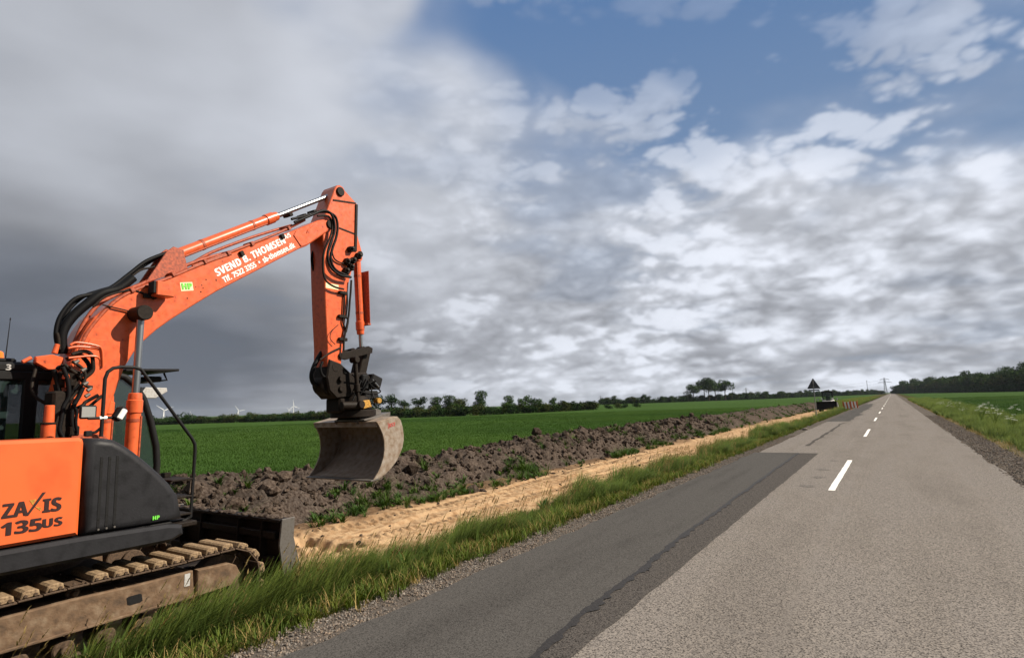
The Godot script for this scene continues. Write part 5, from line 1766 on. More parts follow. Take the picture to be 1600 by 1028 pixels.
func build_trees() -> void:
	# kinds; each is placed where it first stands, then copied
	var kinds := {}
	kinds.shrub = [tree_proto("hedge_shrub", lobes_for(1, 9, 1.7, 0.4, 2.0, 1.1), 900, 0.2, mats.leaf_dark, 1.6, 0.09, 1, "", "shrub", ""),
		tree_proto("hedge_shrub", lobes_for(2, 9, 1.9, 0.4, 1.8, 1.1), 900, 0.2, mats.leaf_dark, 1.5, 0.09, 2, "", "shrub", ""),
		tree_proto("hedge_shrub", lobes_for(3, 9, 1.7, 0.4, 2.2, 1.1), 900, 0.2, mats.leaf_olive, 1.7, 0.09, 3, "", "shrub", "")]
	kinds.hawthorn = [tree_proto("hawthorn", lobes_for(4, 10, 1.6, 0.9, 3.2, 1.05), 1100, 0.2, mats.leaf_pale, 2.4, 0.12, 4, "", "tree", "")]
	kinds.hedge_tree = [tree_proto("hedge_tree", lobes_for(5, 13, 1.9, 0.9, 4.7, 1.15), 1500, 0.24, mats.leaf_mid, 3.4, 0.15, 5, "", "tree", "")]
	kinds.oak = [tree_proto("broadleaf_tree", lobes_for(6, 18, 3.4, 1.4, 10.0, 2.3), 2600, 0.42, mats.leaf_dark, 8.0, 0.35, 6, "", "tree", ""),
		tree_proto("broadleaf_tree", lobes_for(7, 18, 3.2, 1.4, 11.0, 2.3), 2600, 0.42, mats.leaf_mid, 8.5, 0.35, 7, "", "tree", ""),
		tree_proto("broadleaf_tree", lobes_for(8, 18, 3.6, 1.4, 9.6, 2.3), 2600, 0.42, mats.leaf_olive, 8.0, 0.35, 8, "", "tree", "")]
	kinds.crown_tree = [tree_proto("open_crown_tree", lobes_for(9, 16, 5.4, 8.0, 14.5, 2.3), 2600, 0.4, mats.leaf_mid, 12.0, 0.4, 9, "", "tree", "")]
	var used := {}
	var nth := ["first", "second", "third", "fourth", "fifth", "sixth", "seventh", "eighth", "ninth", "tenth", "eleventh", "twelfth", "thirteenth", "fourteenth", "fifteenth", "sixteenth"]
	var count := 0
	var plant := func(kind: String, at: Vector2, size: float, label: String, group: String) -> void:
		var list: Array = kinds[kind]
		var pick: int = rng.randi() % list.size()
		var src: Node3D = list[pick]
		var turn := rng.randf() * TAU
		var sc := Vector3(size * rng.randf_range(0.85, 1.2), size * rng.randf_range(0.85, 1.15), size * rng.randf_range(0.85, 1.2))
		var p := Vector3(at.x, ground_h(at.x, at.y), at.y)
		if not used.has(src):
			used[src] = true
			src.position = p
			src.rotation.y = turn
			src.scale = sc
			tag(src, label, "", group)
		else:
			copy_of(src, src.name.rstrip("_0123456789"), p, turn, sc, label, group)
	# hedge across the far side of the left field
	var hedge := [Vector2(-262, -92), Vector2(-204, -97), Vector2(-185, -106), Vector2(-140, -107), Vector2(-106, -104), Vector2(-80, -109), Vector2(-68, -146)]
	for p in along_line(hedge, 1.35):
		plant.call("shrub", p + Vector2(rng.randf_range(-0.8, 0.8), rng.randf_range(-1, 1)), rng.randf_range(0.65, 0.98), "dense dark shrub in the hedge across the field behind the excavator", "hedge shrubs behind the field")
	for p in along_line([Vector2(-200, -101), Vector2(-140, -110), Vector2(-106, -107)], 6.5):
		count += 1
		plant.call("hawthorn", p + Vector2(rng.randf_range(-2, 2), -1.0), rng.randf_range(0.55, 0.85), "pale hawthorn in the hedge below the turbines, %s counted from the cab" % nth[mini(count - 1, 15)], "hawthorns in the hedge")
	count = 0
	for p in [Vector2(-117, -106), Vector2(-110, -106), Vector2(-99, -107), Vector2(-93, -108), Vector2(-88, -110), Vector2(-83, -110.5), Vector2(-78, -116), Vector2(-76, -121), Vector2(-74.5, -125), Vector2(-73, -130), Vector2(-72, -135)]:
		plant.call("hedge_tree", p, rng.randf_range(0.42, 0.72), "bushy green tree rising from the hedge, %s counted from the bucket" % nth[count], "trees in the hedge")
		count += 1
	count = 0
	for p in [Vector2(-222, -99), Vector2(-216, -99), Vector2(-205, -101), Vector2(-197, -104)]:
		plant.call("shrub", p, 1.5, "rounded dark bush below the turbines, %s counted from the cab" % nth[count], "round bushes by the turbines")
		count += 1
	for p in along_line([Vector2(-68, -150), Vector2(-66, -172)], 5.0):
		plant.call("shrub", p, 0.55, "low scrubby bush past the end of the hedge", "scrub past the hedge")
	# wood on the rise behind the bucket
	count = 0
	for p in along_line([Vector2(-190, -156), Vector2(-172, -166), Vector2(-153, -178), Vector2(-138, -186)], 4.5):
		plant.call("oak", p + Vector2(rng.randf_range(-3, 3), rng.randf_range(-6, 2)), rng.randf_range(0.55, 0.72), "broad tree in the small wood behind the raised bucket, %s counted from the bucket" % nth[mini(count, 15)], "small wood behind the bucket")
		count += 1
	plant.call("oak", Vector2(-130, -196), 0.52, "round tree standing just past the end of the small wood", "trees beside the small wood")
	plant.call("oak", Vector2(-122, -200), 0.46, "lone round tree farther from the small wood, above the hedge", "trees beside the small wood")
	# line of trees on the horizon
	for p in along_line([Vector2(-178, -390), Vector2(-150, -440), Vector2(-119, -500), Vector2(-81, -670), Vector2(-30, -860), Vector2(-14, -960)], 4.4):
		plant.call("oak", p + Vector2(rng.randf_range(-6, 6), rng.randf_range(-6, 6)), rng.randf_range(0.34, 0.62), "distant tree in the line along the horizon left of the road", "distant trees along the horizon")
	count = 0
	for p in [Vector2(-134, -470), Vector2(-128, -480), Vector2(-124, -478), Vector2(-121, -487), Vector2(-115, -494)]:
		plant.call("crown_tree", p, rng.randf_range(0.95, 1.1), "tall open-crowned tree of the clump on the horizon, %s of five" % nth[count], "tall clump on the horizon")
		count += 1
	# wood along the right
	var edge := [Vector2(4, -985), Vector2(18, -890), Vector2(42, -750), Vector2(60, -557), Vector2(67, -465), Vector2(88, -400), Vector2(120, -370)]
	for p in along_line(edge, 6.2):
		plant.call("oak", p + Vector2(rng.randf_range(-1, 3), rng.randf_range(-3, 3)), rng.randf_range(0.95, 1.2), "dark broadleaf tree along the front of the wood right of the road", "front trees of the wood")
	for p in along_line(edge, 9.0):
		plant.call("oak", p + Vector2(rng.randf_range(6, 16), rng.randf_range(-6, 3)), rng.randf_range(1.15, 1.45), "taller tree deeper in the wood right of the road", "deeper trees of the wood")
	# low scrub that closes the far tree lines at their foot
	var xf := []
	for p in along_line([Vector2(-178, -388), Vector2(-150, -438), Vector2(-119, -498), Vector2(-81, -668), Vector2(-30, -858), Vector2(-14, -958)], 3.4):
		xf.append(Transform3D(Basis(Vector3.UP, rng.randf() * TAU).scaled(Vector3.ONE * rng.randf_range(1.3, 2.1)), Vector3(p.x, 0, p.y)))
	for p in along_line(edge, 4.0):
		xf.append(Transform3D(Basis(Vector3.UP, rng.randf() * TAU).scaled(Vector3.ONE * rng.randf_range(1.4, 2.1)), Vector3(p.x - 4.0, -0.1, p.y + 2.0)))
	tag(scatter("undergrowth", kinds.shrub[1].get_node("crown").mesh, xf, []), "dark scrub along the foot of the far tree lines", "undergrowth", "", "stuff")

# ---------------------------------------------------------------- far things
func build_far_things() -> void:
	build_turbines()
	build_pylons()
	build_sign()
	build_dozer()
	build_barriers()
	var g := Geo.new()
	for q in [[0.0, 0.0, 0.17, 0.09, 0.12], [0.14, 0.03, 0.10, 0.06, 0.09]]:
		g.ball(Vector3(q[0], q[3] * 0.7, q[1]), Vector3(q[2], q[3], q[4]), 5, 7)
	var s := put(g, "stone", mats.stone)
	s.position = Vector3(-4.55, -0.05, -38.4)
	tag(s, "pale stone lying on the gravel at the road edge", "stone")

func build_turbines() -> void:
	var spots := [[Vector3(-2270, -4, -1652), 1.05, 0.12, "wind turbine nearest the bucket, tallest of the row", 15.0], [Vector3(-2902, -6, -2083), 0.72, 0.8, "faint wind turbine just beside the tallest one", 0.0],
		[Vector3(-2478, -14, -1516), 0.98, 0.62, "white wind turbine in the middle of the row above the hedge", 0.0], [Vector3(-3066, -28, -1615), 0.95, 0.25, "low wind turbine half sunk behind the hedge bushes", 0.0],
		[Vector3(-2124, -13, -1024), 1.1, 0.95, "white wind turbine seen past the cab beside the handrail", 0.0]]
	var src: Node3D
	for q in spots:
		var o: Node3D
		if src == null:
			o = thing("wind_turbine", q[0], q[3], "wind turbine", "wind turbines on the horizon")
			var t := Geo.new()
			t.cyl(Vector3(0, -5, 0), Vector3(0, 36, 0), 1.9, 1.1, 14)
			put(t, "tower", mats.turbine, o)
			var nc := Geo.new()
			nc.box(Vector3(0, 36.6, -1.0), Vector3(2.4, 2.4, 6.5), Basis(), 0.5)
			put(nc, "nacelle", mats.turbine, o)
			var hub := Geo.new()
			hub.cyl(Vector3(0, 0, 0), Vector3(0, 0, 1.8), 1.2, 0.6, 12)
			var ro := put(hub, "rotor", mats.turbine, o)
			ro.position = Vector3(0, 36.6, 2.3)
			for k in 3:
				var b := Geo.new()
				b.plate([[0.8, -0.4], [0.8, 0.4], [4.0, 1.5], [10.0, 1.1], [29.0, 0.15], [29.0, -0.25], [4.0, -0.5]], -0.22, 0.22, 0.1)
				var bo := put(b, "blade", mats.turbine, ro)
				bo.transform = Transform3D(Basis(Vector3.BACK, TAU * k / 3.0) * Basis(Vector3.UP, PI * 0.5), Vector3(0, 0, 0.9))
			src = o
		else:
			o = copy_of(src, "wind_turbine", q[0], 0.0, Vector3.ONE * q[1], q[3], "wind turbines on the horizon")
		o.scale = Vector3.ONE * q[1]
		o.rotation.y = atan2(-q[0].x, -q[0].z) + 0.35
		(o.get_node("rotor") as Node3D).rotation.z = q[2]

func build_pylons() -> void:
	var spots := [[Vector3(-8.4, -1, -1078), 1.0, "lattice pylon with two cross-arms at the end of the road"], [Vector3(-276, -1, -1385), 0.95, "distant pylon beyond the tall clump of trees"], [Vector3(-637, -1, -1390), 0.8, "faint pylon above the far end of the left hedge"]]
	var src: Node3D
	for q in spots:
		if src == null:
			src = thing("pylon", q[0], q[2], "pylon", "power pylons on the horizon")
			src.rotation.y = 0.25
			var g := Geo.new()
			for sx in [-1.0, 1.0]:
				for sz in [-1.0, 1.0]:
					g.tube([Vector3(sx * 2.0, 0, sz * 2.0), Vector3(sx * 0.5, 26, sz * 0.5)], 0.22, 5)
			for k in 6:
				var y := 3.5 * k + 1.0
				var w := lerpf(2.0, 0.5, y / 26.0)
				var w2 := lerpf(2.0, 0.5, (y + 3.5) / 26.0)
				for s in [-1.0, 1.0]:
					g.tube([Vector3(-w, y, s * w), Vector3(w2, y + 3.5, s * w2)], 0.12, 4)
					g.tube([Vector3(w, y, s * w), Vector3(-w2, y + 3.5, s * w2)], 0.12, 4)
			put(g, "tower", mats.pylon, src)
			for a in [[19.0, 9.0], [23.5, 6.0]]:
				var c := Geo.new()
				c.tube([Vector3(-a[1], a[0], 0), Vector3(a[1], a[0], 0)], 0.24, 5)
				c.tube([Vector3(-a[1], a[0], 0), Vector3(0, a[0] + 1.8, 0), Vector3(a[1], a[0], 0)], 0.16, 5)
				put(c, "cross_arm", mats.pylon, src)
				for s in [-1.0, 1.0]:
					var i := Geo.new()
					i.cyl(Vector3(s * a[1], a[0], 0), Vector3(s * a[1], a[0] - 1.6, 0), 0.16, 0.16, 6)
					put(i, "insulator", mats.pylon, src)
		else:
			copy_of(src, "pylon", q[0], 0.6, Vector3.ONE * q[1], q[2], "power pylons on the horizon")
	for q in [[Vector3(-31.8, 0, -1063), 22.0, "thin mast standing beside the pylon at the road's end"], [Vector3(-232, 0, -1053), 17.0, "thin pole on the horizon beyond the tall clump of trees"]]:
		var o := thing("mast", q[0], q[2], "mast", "masts on the horizon")
		var g := Geo.new()
		g.tube([Vector3.ZERO, Vector3(0, q[1], 0)], [0.45, 0.3], 6)
		put(g, "pole", mats.pylon, o)
		var c := Geo.new()
		c.box(Vector3(0, q[1] - 0.6, 0), Vector3(1.8, 0.3, 0.3))
		put(c, "cross_arm", mats.pylon, o)
	for y in [17.4, 21.9]:
		var w := Geo.new()
		var pts := []
		for k in 25:
			var t := k / 24.0
			pts.append(Vector3(-8.4, y, -1078).lerp(Vector3(-276, y, -1385), t) - Vector3(0, 7.0 * 4.0 * t * (1.0 - t), 0))
		w.tube(pts, 0.08, 4)
		tag(put(w, "power_line", mats.pylon), "upper sagging power line above the horizon" if y > 20.0 else "lower sagging power line above the horizon", "power line")

func build_sign() -> void:
	var o := thing("road_sign", Vector3(-5.75, -0.12, -57.2), "triangular road sign seen from its dark back on a thin post", "road sign")
	var p := Geo.new()
	p.cyl(Vector3(0, -0.3, 0), Vector3(0, 3.45, 0), 0.038, 0.038, 10, 0.005)
	put(p, "post", mats.galvanised, o)
	var tri := Geo.new()   # rounded corners
	var c := [Vector2(-0.54, 2.68), Vector2(0.54, 2.68), Vector2(0, 3.62)]
	var poly := []
	for k in 3:
		var a: Vector2 = c[k]
		var prev: Vector2 = c[(k + 2) % 3]
		var next: Vector2 = c[(k + 1) % 3]
		poly.append([a.lerp(prev, 0.05).y, -a.lerp(prev, 0.05).x])
		poly.append([a.lerp(next, 0.05).y, -a.lerp(next, 0.05).x])
	tri.plate(poly, 0.0, 0.03, 0.006)
	var t := put(tri, "panel", mats.sign_back, o)
	t.transform = Transform3D(Basis(Vector3.UP, -PI / 2 + 0.25), Vector3(0, 0, -0.055))
	var sub := Geo.new()
	sub.box(Vector3(0, 2.55, -0.06), Vector3(0.86, 0.10, 0.02), Basis(Vector3.UP, 0.25), 0.004)
	put(sub, "lower_panel", mats.sign_back, o)
	for y in [2.85, 3.2]:
		var cl := Geo.new()
		cl.box(Vector3(0, y, -0.02), Vector3(0.3 if y < 3.0 else 0.16, 0.04, 0.06), Basis(Vector3.UP, 0.25))
		put(cl, "clamp", mats.galvanised, o)

func build_dozer() -> void:
	# small loader facing us with its shovel lowered
	var o := thing("wheel_loader", Vector3(-7.35, -0.2, -87.5), "small wheel loader parked on the sand, dark shovel facing the camera", "wheel loader")
	var sv := Geo.new()
	sv.sheet([[1.30, 1.35], [1.28, 1.0], [1.05, 0.82], [0.7, 0.78], [0.4, 0.95], [0.28, 1.5]], -1.18, 1.18, 0.03)
	sv.box(Vector3(0, 0.78, 1.18), Vector3(2.3, 0.9, 0.03), Basis(Vector3.RIGHT, -0.2))
	var sh := put(sv, "shovel", mats.black, o)
	for s in [-1.0, 1.0]:
		var e := Geo.new()
		e.plate([[1.30, 1.36], [1.28, 0.98], [1.05, 0.8], [0.7, 0.76], [0.4, 0.94], [0.28, 1.5]], s * 1.19 - 0.015, s * 1.19 + 0.015)
		put(e, "end_plate", mats.steel, sh)
		var a := Geo.new()
		a.box(Vector3(s * 0.55, 1.15, 0.2), Vector3(0.14, 0.2, 1.5), Basis(Vector3.RIGHT, 0.35), 0.02)
		put(a, "lift_arm", mats.light_grey, o)
		var ld := Geo.new()
		ld.box(Vector3(s * 0.62, 1.66, -0.1), Vector3(0.2, 0.16, 0.14), Basis(), 0.03)
		put(ld, "headlight", mats.lamp_lens, o)
		var mir := Geo.new()
		mir.box(Vector3(s * 1.12, 1.55, -0.3), Vector3(0.16, 0.28, 0.05), Basis(), 0.02)
		mir.tube([Vector3(s * 0.6, 1.6, -0.4), Vector3(s * 1.1, 1.62, -0.32)], 0.02, 6)
		put(mir, "mirror", mats.light_grey, o)
		for z in [-0.1, -2.2]:
			var w := Geo.new()
			w.cyl(Vector3(s * 0.72, 0.55, z), Vector3(s * 1.08, 0.55, z), 0.58, 0.58, 22, 0.08)
			var wo := put(w, "wheel", mats.rubber, o)
			var rim := Geo.new()
			rim.cyl(Vector3(s * 1.05, 0.55, z), Vector3(s * 1.09, 0.55, z), 0.28, 0.26, 16, 0.02)
			put(rim, "rim", mats.light_grey, wo)
	var b := Geo.new()
	b.box(Vector3(0, 1.05, -0.4), Vector3(1.1, 0.7, 1.3), Basis(), 0.08)
	b.box(Vector3(0, 1.1, -2.3), Vector3(1.3, 0.9, 1.5), Basis(), 0.12)
	put(b, "body", mats.light_grey, o)
	var roof := Geo.new()
	roof.box(Vector3(0, 2.58, -1.3), Vector3(1.35, 0.14, 1.4), Basis(), 0.05)
	put(roof, "cab_roof", mats.black, o)
	for sx in [-1.0, 1.0]:
		for z in [-0.75, -1.9]:
			var pl := Geo.new()
			pl.box(Vector3(sx * 0.58, 2.0, z), Vector3(0.07, 1.1, 0.07), Basis(), 0.015)
			put(pl, "cab_pillar", mats.black, o)
	var gl := Geo.new()
	gl.box(Vector3(0, 1.98, -0.75), Vector3(1.1, 1.05, 0.01))
	put(gl, "windscreen", mats.glass, o)
	var st := Geo.new()
	st.box(Vector3(0, 1.7, -1.5), Vector3(0.5, 0.7, 0.15), Basis(), 0.05)
	put(st, "seat", mats.black, o)
	var be := Geo.new()
	be.cyl(Vector3(0.2, 2.65, -1.2), Vector3(0.2, 2.85, -1.2), 0.07, 0.055, 12, 0.01)
	put(be, "beacon", mats.black, o)

func build_barriers() -> void:
	for q in [[Vector3(-5.05, -0.1, -86.5), 0.35, "orange and white barrier panel beside the wheel loader, nearer the sand"], [Vector3(-4.5, -0.08, -90.5), -0.3, "orange and white barrier panel at the road edge behind the loader"]]:
		var o := thing("barrier", q[0], q[2], "barrier", "striped barriers at the works")
		o.rotation.y = q[1]
		o.scale = Vector3.ONE * 0.88
		var f := Geo.new()
		for s in [-1.0, 1.0]:
			f.box(Vector3(s * 0.55, 0.7, 0), Vector3(0.06, 1.4, 0.06), Basis(), 0.01)
			f.box(Vector3(s * 0.55, 0.03, 0), Vector3(0.12, 0.06, 0.7), Basis(), 0.01)
		put(f, "frame", mats.red_white_r, o)
		for k in 5:
			var b := Geo.new()
			b.box(Vector3(-0.44 + 0.22 * k, 0.72, 0.0), Vector3(0.2, 0.95, 0.035), Basis(Vector3.BACK, 0.12), 0.008)
			put(b, "board", mats.red_white_r if k % 2 == 0 else mats.white_paint, o)

# ---------------------------------------------------------------- grass, crop and weeds
const WIND := Vector3(0.45, 0.0, -0.89)

func blade(g: Geo, base: Vector3, dir: Vector3, h: float, w: float, lean: float, tone: float, segs := 3) -> void:
	# one bent blade, widest near its foot
	var side := dir.cross(Vector3.UP).normalized()
	var a := g.v.size()
	for k in segs + 1:
		var t := float(k) / segs
		var p := base + Vector3.UP * h * (t - 0.25 * lean * t * t) + dir * h * lean * t * t
		var ww := w * (1.0 - pow(t, 1.6)) * 0.5 + 0.0006
		var nn := (Vector3.UP * 0.6 - dir * (1.0 - t) + dir.cross(side) * 0.1).normalized()
		g.v.append(p - side * ww)
		g.v.append(p + side * ww)
		for q in 2:
			g.n.append(nn)
			g.col.append(Color(tone, tone, tone))
	for k in segs:
		var b := a + k * 2
		g.idx.append_array(PackedInt32Array([b, b + 2, b + 1, b + 1, b + 2, b + 3]))

func tuft(sd: int, n: int, h0: float, h1: float, w: float, spread: float, lean: float, wind: float, m: Material, segs := 3) -> ArrayMesh:
	var r := RandomNumberGenerator.new()
	r.seed = sd
	var g := Geo.new()
	for k in n:
		var a := r.randf() * TAU
		var o := Vector3(cos(a), 0, sin(a))
		var d := (o * (1.0 - wind) + WIND * wind * r.randf_range(0.7, 1.6)).normalized()
		blade(g, o * spread * r.randf(), d, r.randf_range(h0, h1), w * r.randf_range(0.7, 1.2), lean * r.randf_range(0.3, 1.4), r.randf_range(0.55, 1.4), segs)
	return g.mesh(m)

func stalks(sd: int, n: int, h0: float, h1: float, m: Material) -> ArrayMesh:
	# flowering stems with a loose brown head
	var r := RandomNumberGenerator.new()
	r.seed = sd
	var g := Geo.new()
	for k in n:
		var a := r.randf() * TAU
		var o := Vector3(cos(a), 0, sin(a)) * 0.1 * r.randf()
		var h := r.randf_range(h0, h1)
		var lean := r.randf_range(0.15, 0.4)
		var d := (WIND + Vector3(r.randfn(), 0, r.randfn()) * 0.25).normalized()
		blade(g, o, d, h, 0.011, lean, 0.9, 4)
		var tip := o + Vector3.UP * h * (1.0 - 0.25 * lean) + d * h * lean
		for q in 5:
			blade(g, tip - Vector3.UP * 0.018 * q - d * 0.01 * q, (d + Vector3(r.randfn(), 0, r.randfn()) * 0.6).normalized(), 0.05, 0.012, 0.7, r.randf_range(0.8, 1.2), 2)
	return g.mesh(m)

func leafy(sd: int, n: int, h: float, m: Material) -> ArrayMesh:
	# a broad-leaved weed
	var r := RandomNumberGenerator.new()
	r.seed = sd
	var g := Geo.new()
	for k in n:
		var a := r.randf() * TAU
		var d := Vector3(cos(a), 0, sin(a))
		blade(g, d * 0.03 + Vector3.UP * h * 0.5 * r.randf(), d, h * r.randf_range(0.5, 1.0), 0.026 * r.randf_range(0.7, 1.3), r.randf_range(0.5, 1.1), r.randf_range(0.75, 1.2), 3)
	return g.mesh(m)

func tuft_xf(at: Vector3, size: float, swing: float) -> Transform3D:
	return Transform3D(Basis(Vector3.UP, rng.randf_range(-swing, swing)).scaled(Vector3(size * rng.randf_range(0.85, 1.2), size * rng.randf_range(0.8, 1.2), size * rng.randf_range(0.85, 1.2))), at)

func green(yellow: float) -> Color:
	var k := rng.randf_range(0.75, 1.25)
	return Color(k * (1.0 + yellow), k * (1.0 + yellow * 0.35), k * (1.0 - yellow * 0.2))

func build_plants() -> void:
	build_grass()
	build_weeds()
	build_crop()
	build_umbels()

func build_grass() -> void:
	var short_m := [tuft(1, 16, 0.07, 0.17, 0.007, 0.07, 0.6, 0.35, mats.grass), tuft(2, 16, 0.06, 0.15, 0.007, 0.08, 0.7, 0.3, mats.grass)]
	var tall_m := [tuft(3, 18, 0.26, 0.52, 0.009, 0.08, 0.75, 0.62, mats.grass, 4), tuft(4, 18, 0.3, 0.58, 0.009, 0.08, 0.85, 0.66, mats.grass, 4), tuft(5, 16, 0.2, 0.45, 0.009, 0.08, 0.6, 0.55, mats.grass, 4)]
	var dry_m := tuft(6, 12, 0.06, 0.2, 0.006, 0.08, 0.9, 0.3, mats.grass_dry)
	var stalk_m := stalks(7, 4, 0.36, 0.62, mats.grass_dry)
	var sx := [[], []]
	var sc := [[], []]
	var tx := [[], [], []]
	var tc := [[], [], []]
	var dx := []
	var dc := []
	var kx := []
	var lx := []
	var lc := []
	var kc := []
	for k in 21000:
		var near := k < 13000
		var z := 2.0 - 32.0 * pow(rng.randf(), 1.25) if near else -30.0 - 82.0 * pow(rng.randf(), 1.3)
		var wob := noise_b.get_noise_2d(z * 0.5, 3.0) * 0.16 + noise_b.get_noise_2d(z * 0.13, 9.0) * 0.22
		var x := rng.randf_range(-6.4, -4.8)
		if x > -5.08 + wob * 0.5 and rng.randf() < smoothstep(-5.15, -4.8, x) * 0.75 + 0.22:
			continue
		if x < -6.15 + wob:
			continue
		var deep := smoothstep(-5.15, -5.75, x + wob * 0.5)
		var rich := 0.74 + 0.55 * noise_b.get_noise_2d(z * 0.33, 40.0) + 0.25 * noise_b.get_noise_2d(z * 1.1, x)
		rich += 0.75 * exp(-pow((z + 11.6) / 0.5, 2.0)) + 0.3 * exp(-pow((z + 4.8) / 0.9, 2.0))
		var at := Vector3(x, verge_h(x, z) - 0.02, z)
		var grow := 1.0 if near else 1.2
		if rng.randf() < deep * 0.85:
			var v := rng.randi() % 3
			tx[v].append(tuft_xf(at, clampf(rich, 0.38, 1.55) * grow, 0.6))
			tc[v].append(green(rng.randf_range(-0.05, 0.35)))
			if rng.randf() < 0.05 and z > -40.0:
				lx.append(tuft_xf(at, rng.randf_range(0.6, 1.1), PI))
				lc.append(green(rng.randf_range(-0.2, 0.2)))
			if rng.randf() < 0.07 * clampf(rich * 1.5, 0.2, 2.0):
				kx.append(tuft_xf(at, rng.randf_range(0.7, 1.15), 0.4))
				kc.append(green(0.1))
		elif rng.randf() < 0.26 - 0.16 * deep:
			dx.append(tuft_xf(at, rng.randf_range(0.7, 1.3), PI))
			dc.append(green(0.1))
		else:
			var v := rng.randi() % 2
			sx[v].append(tuft_xf(at, rng.randf_range(0.7, 1.5) * grow, PI))
			sc[v].append(green(rng.randf_range(-0.05, 0.4)))
	# the far verge on the other side and the strips past the works
	for k in 19000:
		var z := -9.0 - 170.0 * pow(rng.randf(), 1.35)
		var x := rng.randf_range(3.02, 7.1)
		var edge := smoothstep(3.0, 3.6, x + noise_b.get_noise_2d(z * 0.4, 70.0) * 0.2)
		var h := -0.09 - 0.22 * exp(-pow((x - 4.9) / 0.8, 2.0)) - 0.03 * smoothstep(3.0, 6.0, x)
		var rich := 0.6 + 0.5 * noise_b.get_noise_2d(x * 0.5, z * 0.2)
		var at := Vector3(x, h - 0.02, z)
		var grow := 1.0 + clampf(-z / 90.0, 0.0, 1.0)
		if rng.randf() < edge:
			var v := rng.randi() % 3
			tx[v].append(tuft_xf(at, clampf(rich, 0.4, 1.2) * grow, 0.7))
			tc[v].append(green(rng.randf_range(0.0, 0.4)))
		else:
			dx.append(tuft_xf(at, rng.randf_range(0.7, 1.4), PI))
			dc.append(green(0.1))
	for k in 7000:
		var z := -108.0 - 220.0 * pow(rng.randf(), 1.2)
		var x := rng.randf_range(-13.5, -5.0)
		tx[k % 3].append(tuft_xf(Vector3(x, -0.12, z), rng.randf_range(0.8, 1.6), 0.8))
		tc[k % 3].append(green(rng.randf_range(0.1, 0.6)))
	var far_z := [[], []]
	for v in 2:
		tag(scatter("verge_grass", short_m[v], sx[v], sc[v]), "short trodden grass along the gravel edge" if v == 0 else "short fine grass between gravel and tall grass", "grass", "", "stuff")
	for v in 3:
		tag(scatter("tall_grass", tall_m[v], tx[v], tc[v]), ["long wind-bent grass on the verges", "tallest wind-bent grass tufts on the verges", "mid-height grass on the verges"][v], "grass", "", "stuff")
	tag(scatter("verge_weeds", leafy(14, 20, 0.2, mats.weed), lx, lc), "broad-leaved weeds among the verge grass", "weeds", "", "stuff")
	tag(scatter("dry_grass", dry_m, dx, dc), "dry yellow grass at the edges of the gravel", "grass", "", "stuff")
	tag(scatter("grass_stalks", stalk_m, kx, kc), "brown seeding grass stalks over the sand", "grass", "", "stuff")

func build_weeds() -> void:
	var leaf_m := [leafy(11, 24, 0.17, mats.weed), leafy(12, 22, 0.14, mats.weed)]
	var long_m := tuft(13, 22, 0.18, 0.42, 0.013, 0.10, 0.8, 0.3, mats.weed, 4)
	var xf := [[], [], []]
	var cs := [[], [], []]
	for k in 9000:
		var z := 0.5 - 100.0 * pow(rng.randf(), 1.5)
		var x := rng.randf_range(-11.6, -9.25)
		var foot := exp(-pow((x + 9.65) / 0.35, 2.0))
		var clump := noise_a.get_noise_2d(x * 0.55 + 3.0, z * 0.32)
		var keep := smoothstep(0.07, 0.27, clump) * (0.3 + 0.7 * foot) + foot * smoothstep(0.0, 0.25, clump) * 0.4
		for q in [[-9.5, 0.9], [-12.2, 0.8], [-15.0, 0.7], [-5.6, 0.7]]:
			keep += 0.5 * exp(-pow((z - q[0]) / q[1], 2.0)) * exp(-pow((x + 9.85) / 0.45, 2.0))
		if rng.randf() > keep:
			continue
		var y := maxf(bank_h(x, z), sand_h(x, z) if x > -10.2 else -9.0)
		var v := rng.randi() % 3
		xf[v].append(tuft_xf(Vector3(x, y - 0.03, z), rng.randf_range(0.55, 1.25), PI))
		cs[v].append(green(rng.randf_range(-0.15, 0.3)))
	for v in 2:
		tag(scatter("weeds", leaf_m[v], xf[v], cs[v]), "leafy green weeds growing on the soil ridge" if v == 0 else "small leafy weeds along the foot of the soil ridge", "weeds", "", "stuff")
	tag(scatter("ridge_grass", long_m, xf[2], cs[2]), "clumps of turf hanging on the soil ridge", "grass", "", "stuff")

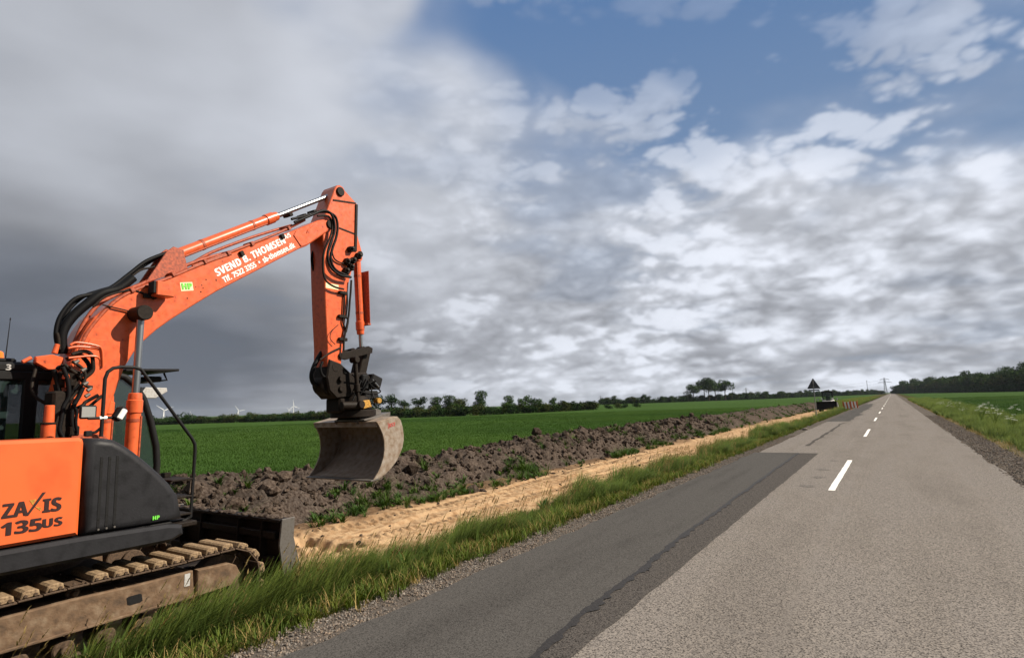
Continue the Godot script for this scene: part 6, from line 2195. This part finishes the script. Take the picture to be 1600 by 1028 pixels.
func build_crop() -> void:
	var m := [tuft(21, 11, 0.08, 0.15, 0.012, 0.2, 0.7, 0.3, mats.crop, 2), tuft(22, 11, 0.07, 0.16, 0.012, 0.2, 0.8, 0.3, mats.crop, 2)]
	var xf := [[], []]
	var cs := [[], []]
	for k in 260000:
		var right := k % 3 == 2
		var x: float
		var z: float
		if right:
			z = -12.0 - 190.0 * pow(rng.randf(), 1.2)
			x = 6.6 + (6.0 + 0.34 * -z) * rng.randf()
		else:
			# a fan that widens away from the camera
			var az := deg_to_rad(rng.randf_range(-79.0, -6.0))
			var d := 15.0 + 105.0 * pow(rng.randf(), 1.55)
			x = sin(az) * d
			z = -cos(az) * d
			if x > -13.2:
				continue
		var dist := Vector2(x, z).length()
		var t := field_tint(x, z)
		var kk := rng.randf_range(0.9, 1.1)
		xf[k & 1].append(tuft_xf(Vector3(x, ground_h(x, z) - 0.03, z), 0.85 + clampf(dist / 90.0, 0.0, 1.2), PI))
		cs[k & 1].append(Color(t.r * kk, t.g * kk, t.b * kk))
	for v in 2:
		tag(scatter("crop", m[v], xf[v], cs[v]), "young green cereal in the fields" if v == 0 else "young green cereal leaves filling the fields", "crop", "", "stuff")

func build_umbels() -> void:
	# cow parsley in flower on the verge to the right of the road
	var src: Node3D
	for k in 46:
		var z := -34.0 - 60.0 * rng.randf()
		var x := rng.randf_range(4.4, 7.0)
		if k > 30:
			z = -19.0 - 12.0 * rng.randf()
			x = rng.randf_range(5.0, 6.4)
		var y := -0.2
		if src == null:
			src = thing("cow_parsley", Vector3(x, y, z), "white flowering cow parsley in the verge grass right of the road", "plant", "cow parsley on the verge")
			var st := Geo.new()
			var fl := Geo.new()
			var r := RandomNumberGenerator.new()
			r.seed = 5
			for q in 7:
				var a := TAU * q / 7.0 + r.randf()
				var top := Vector3(cos(a) * 0.22 * r.randf_range(0.4, 1.0), r.randf_range(0.55, 0.95), sin(a) * 0.22)
				st.tube([Vector3(0, 0, 0), Vector3(top.x * 0.3, top.y * 0.6, top.z * 0.3), top], 0.006, 4)
				for e in 16:
					var b := r.randf() * TAU
					var d := Vector3(cos(b), 0, sin(b)) * 0.085 * sqrt(r.randf())
					fl.face([top + d + Vector3(-0.014, 0.012, -0.014), top + d + Vector3(0.014, 0.012, -0.014), top + d + Vector3(0.014, 0.014, 0.014), top + d + Vector3(-0.014, 0.014, 0.014)], Vector3.UP)
			put(st, "stem", mats.weed, src)
			put(fl, "blossom", mats.flower, src)
		else:
			copy_of(src, "cow_parsley", Vector3(x, y, z), rng.randf() * TAU, Vector3.ONE * rng.randf_range(0.8, 1.3), "white flowering cow parsley in the verge grass right of the road", "cow parsley on the verge")
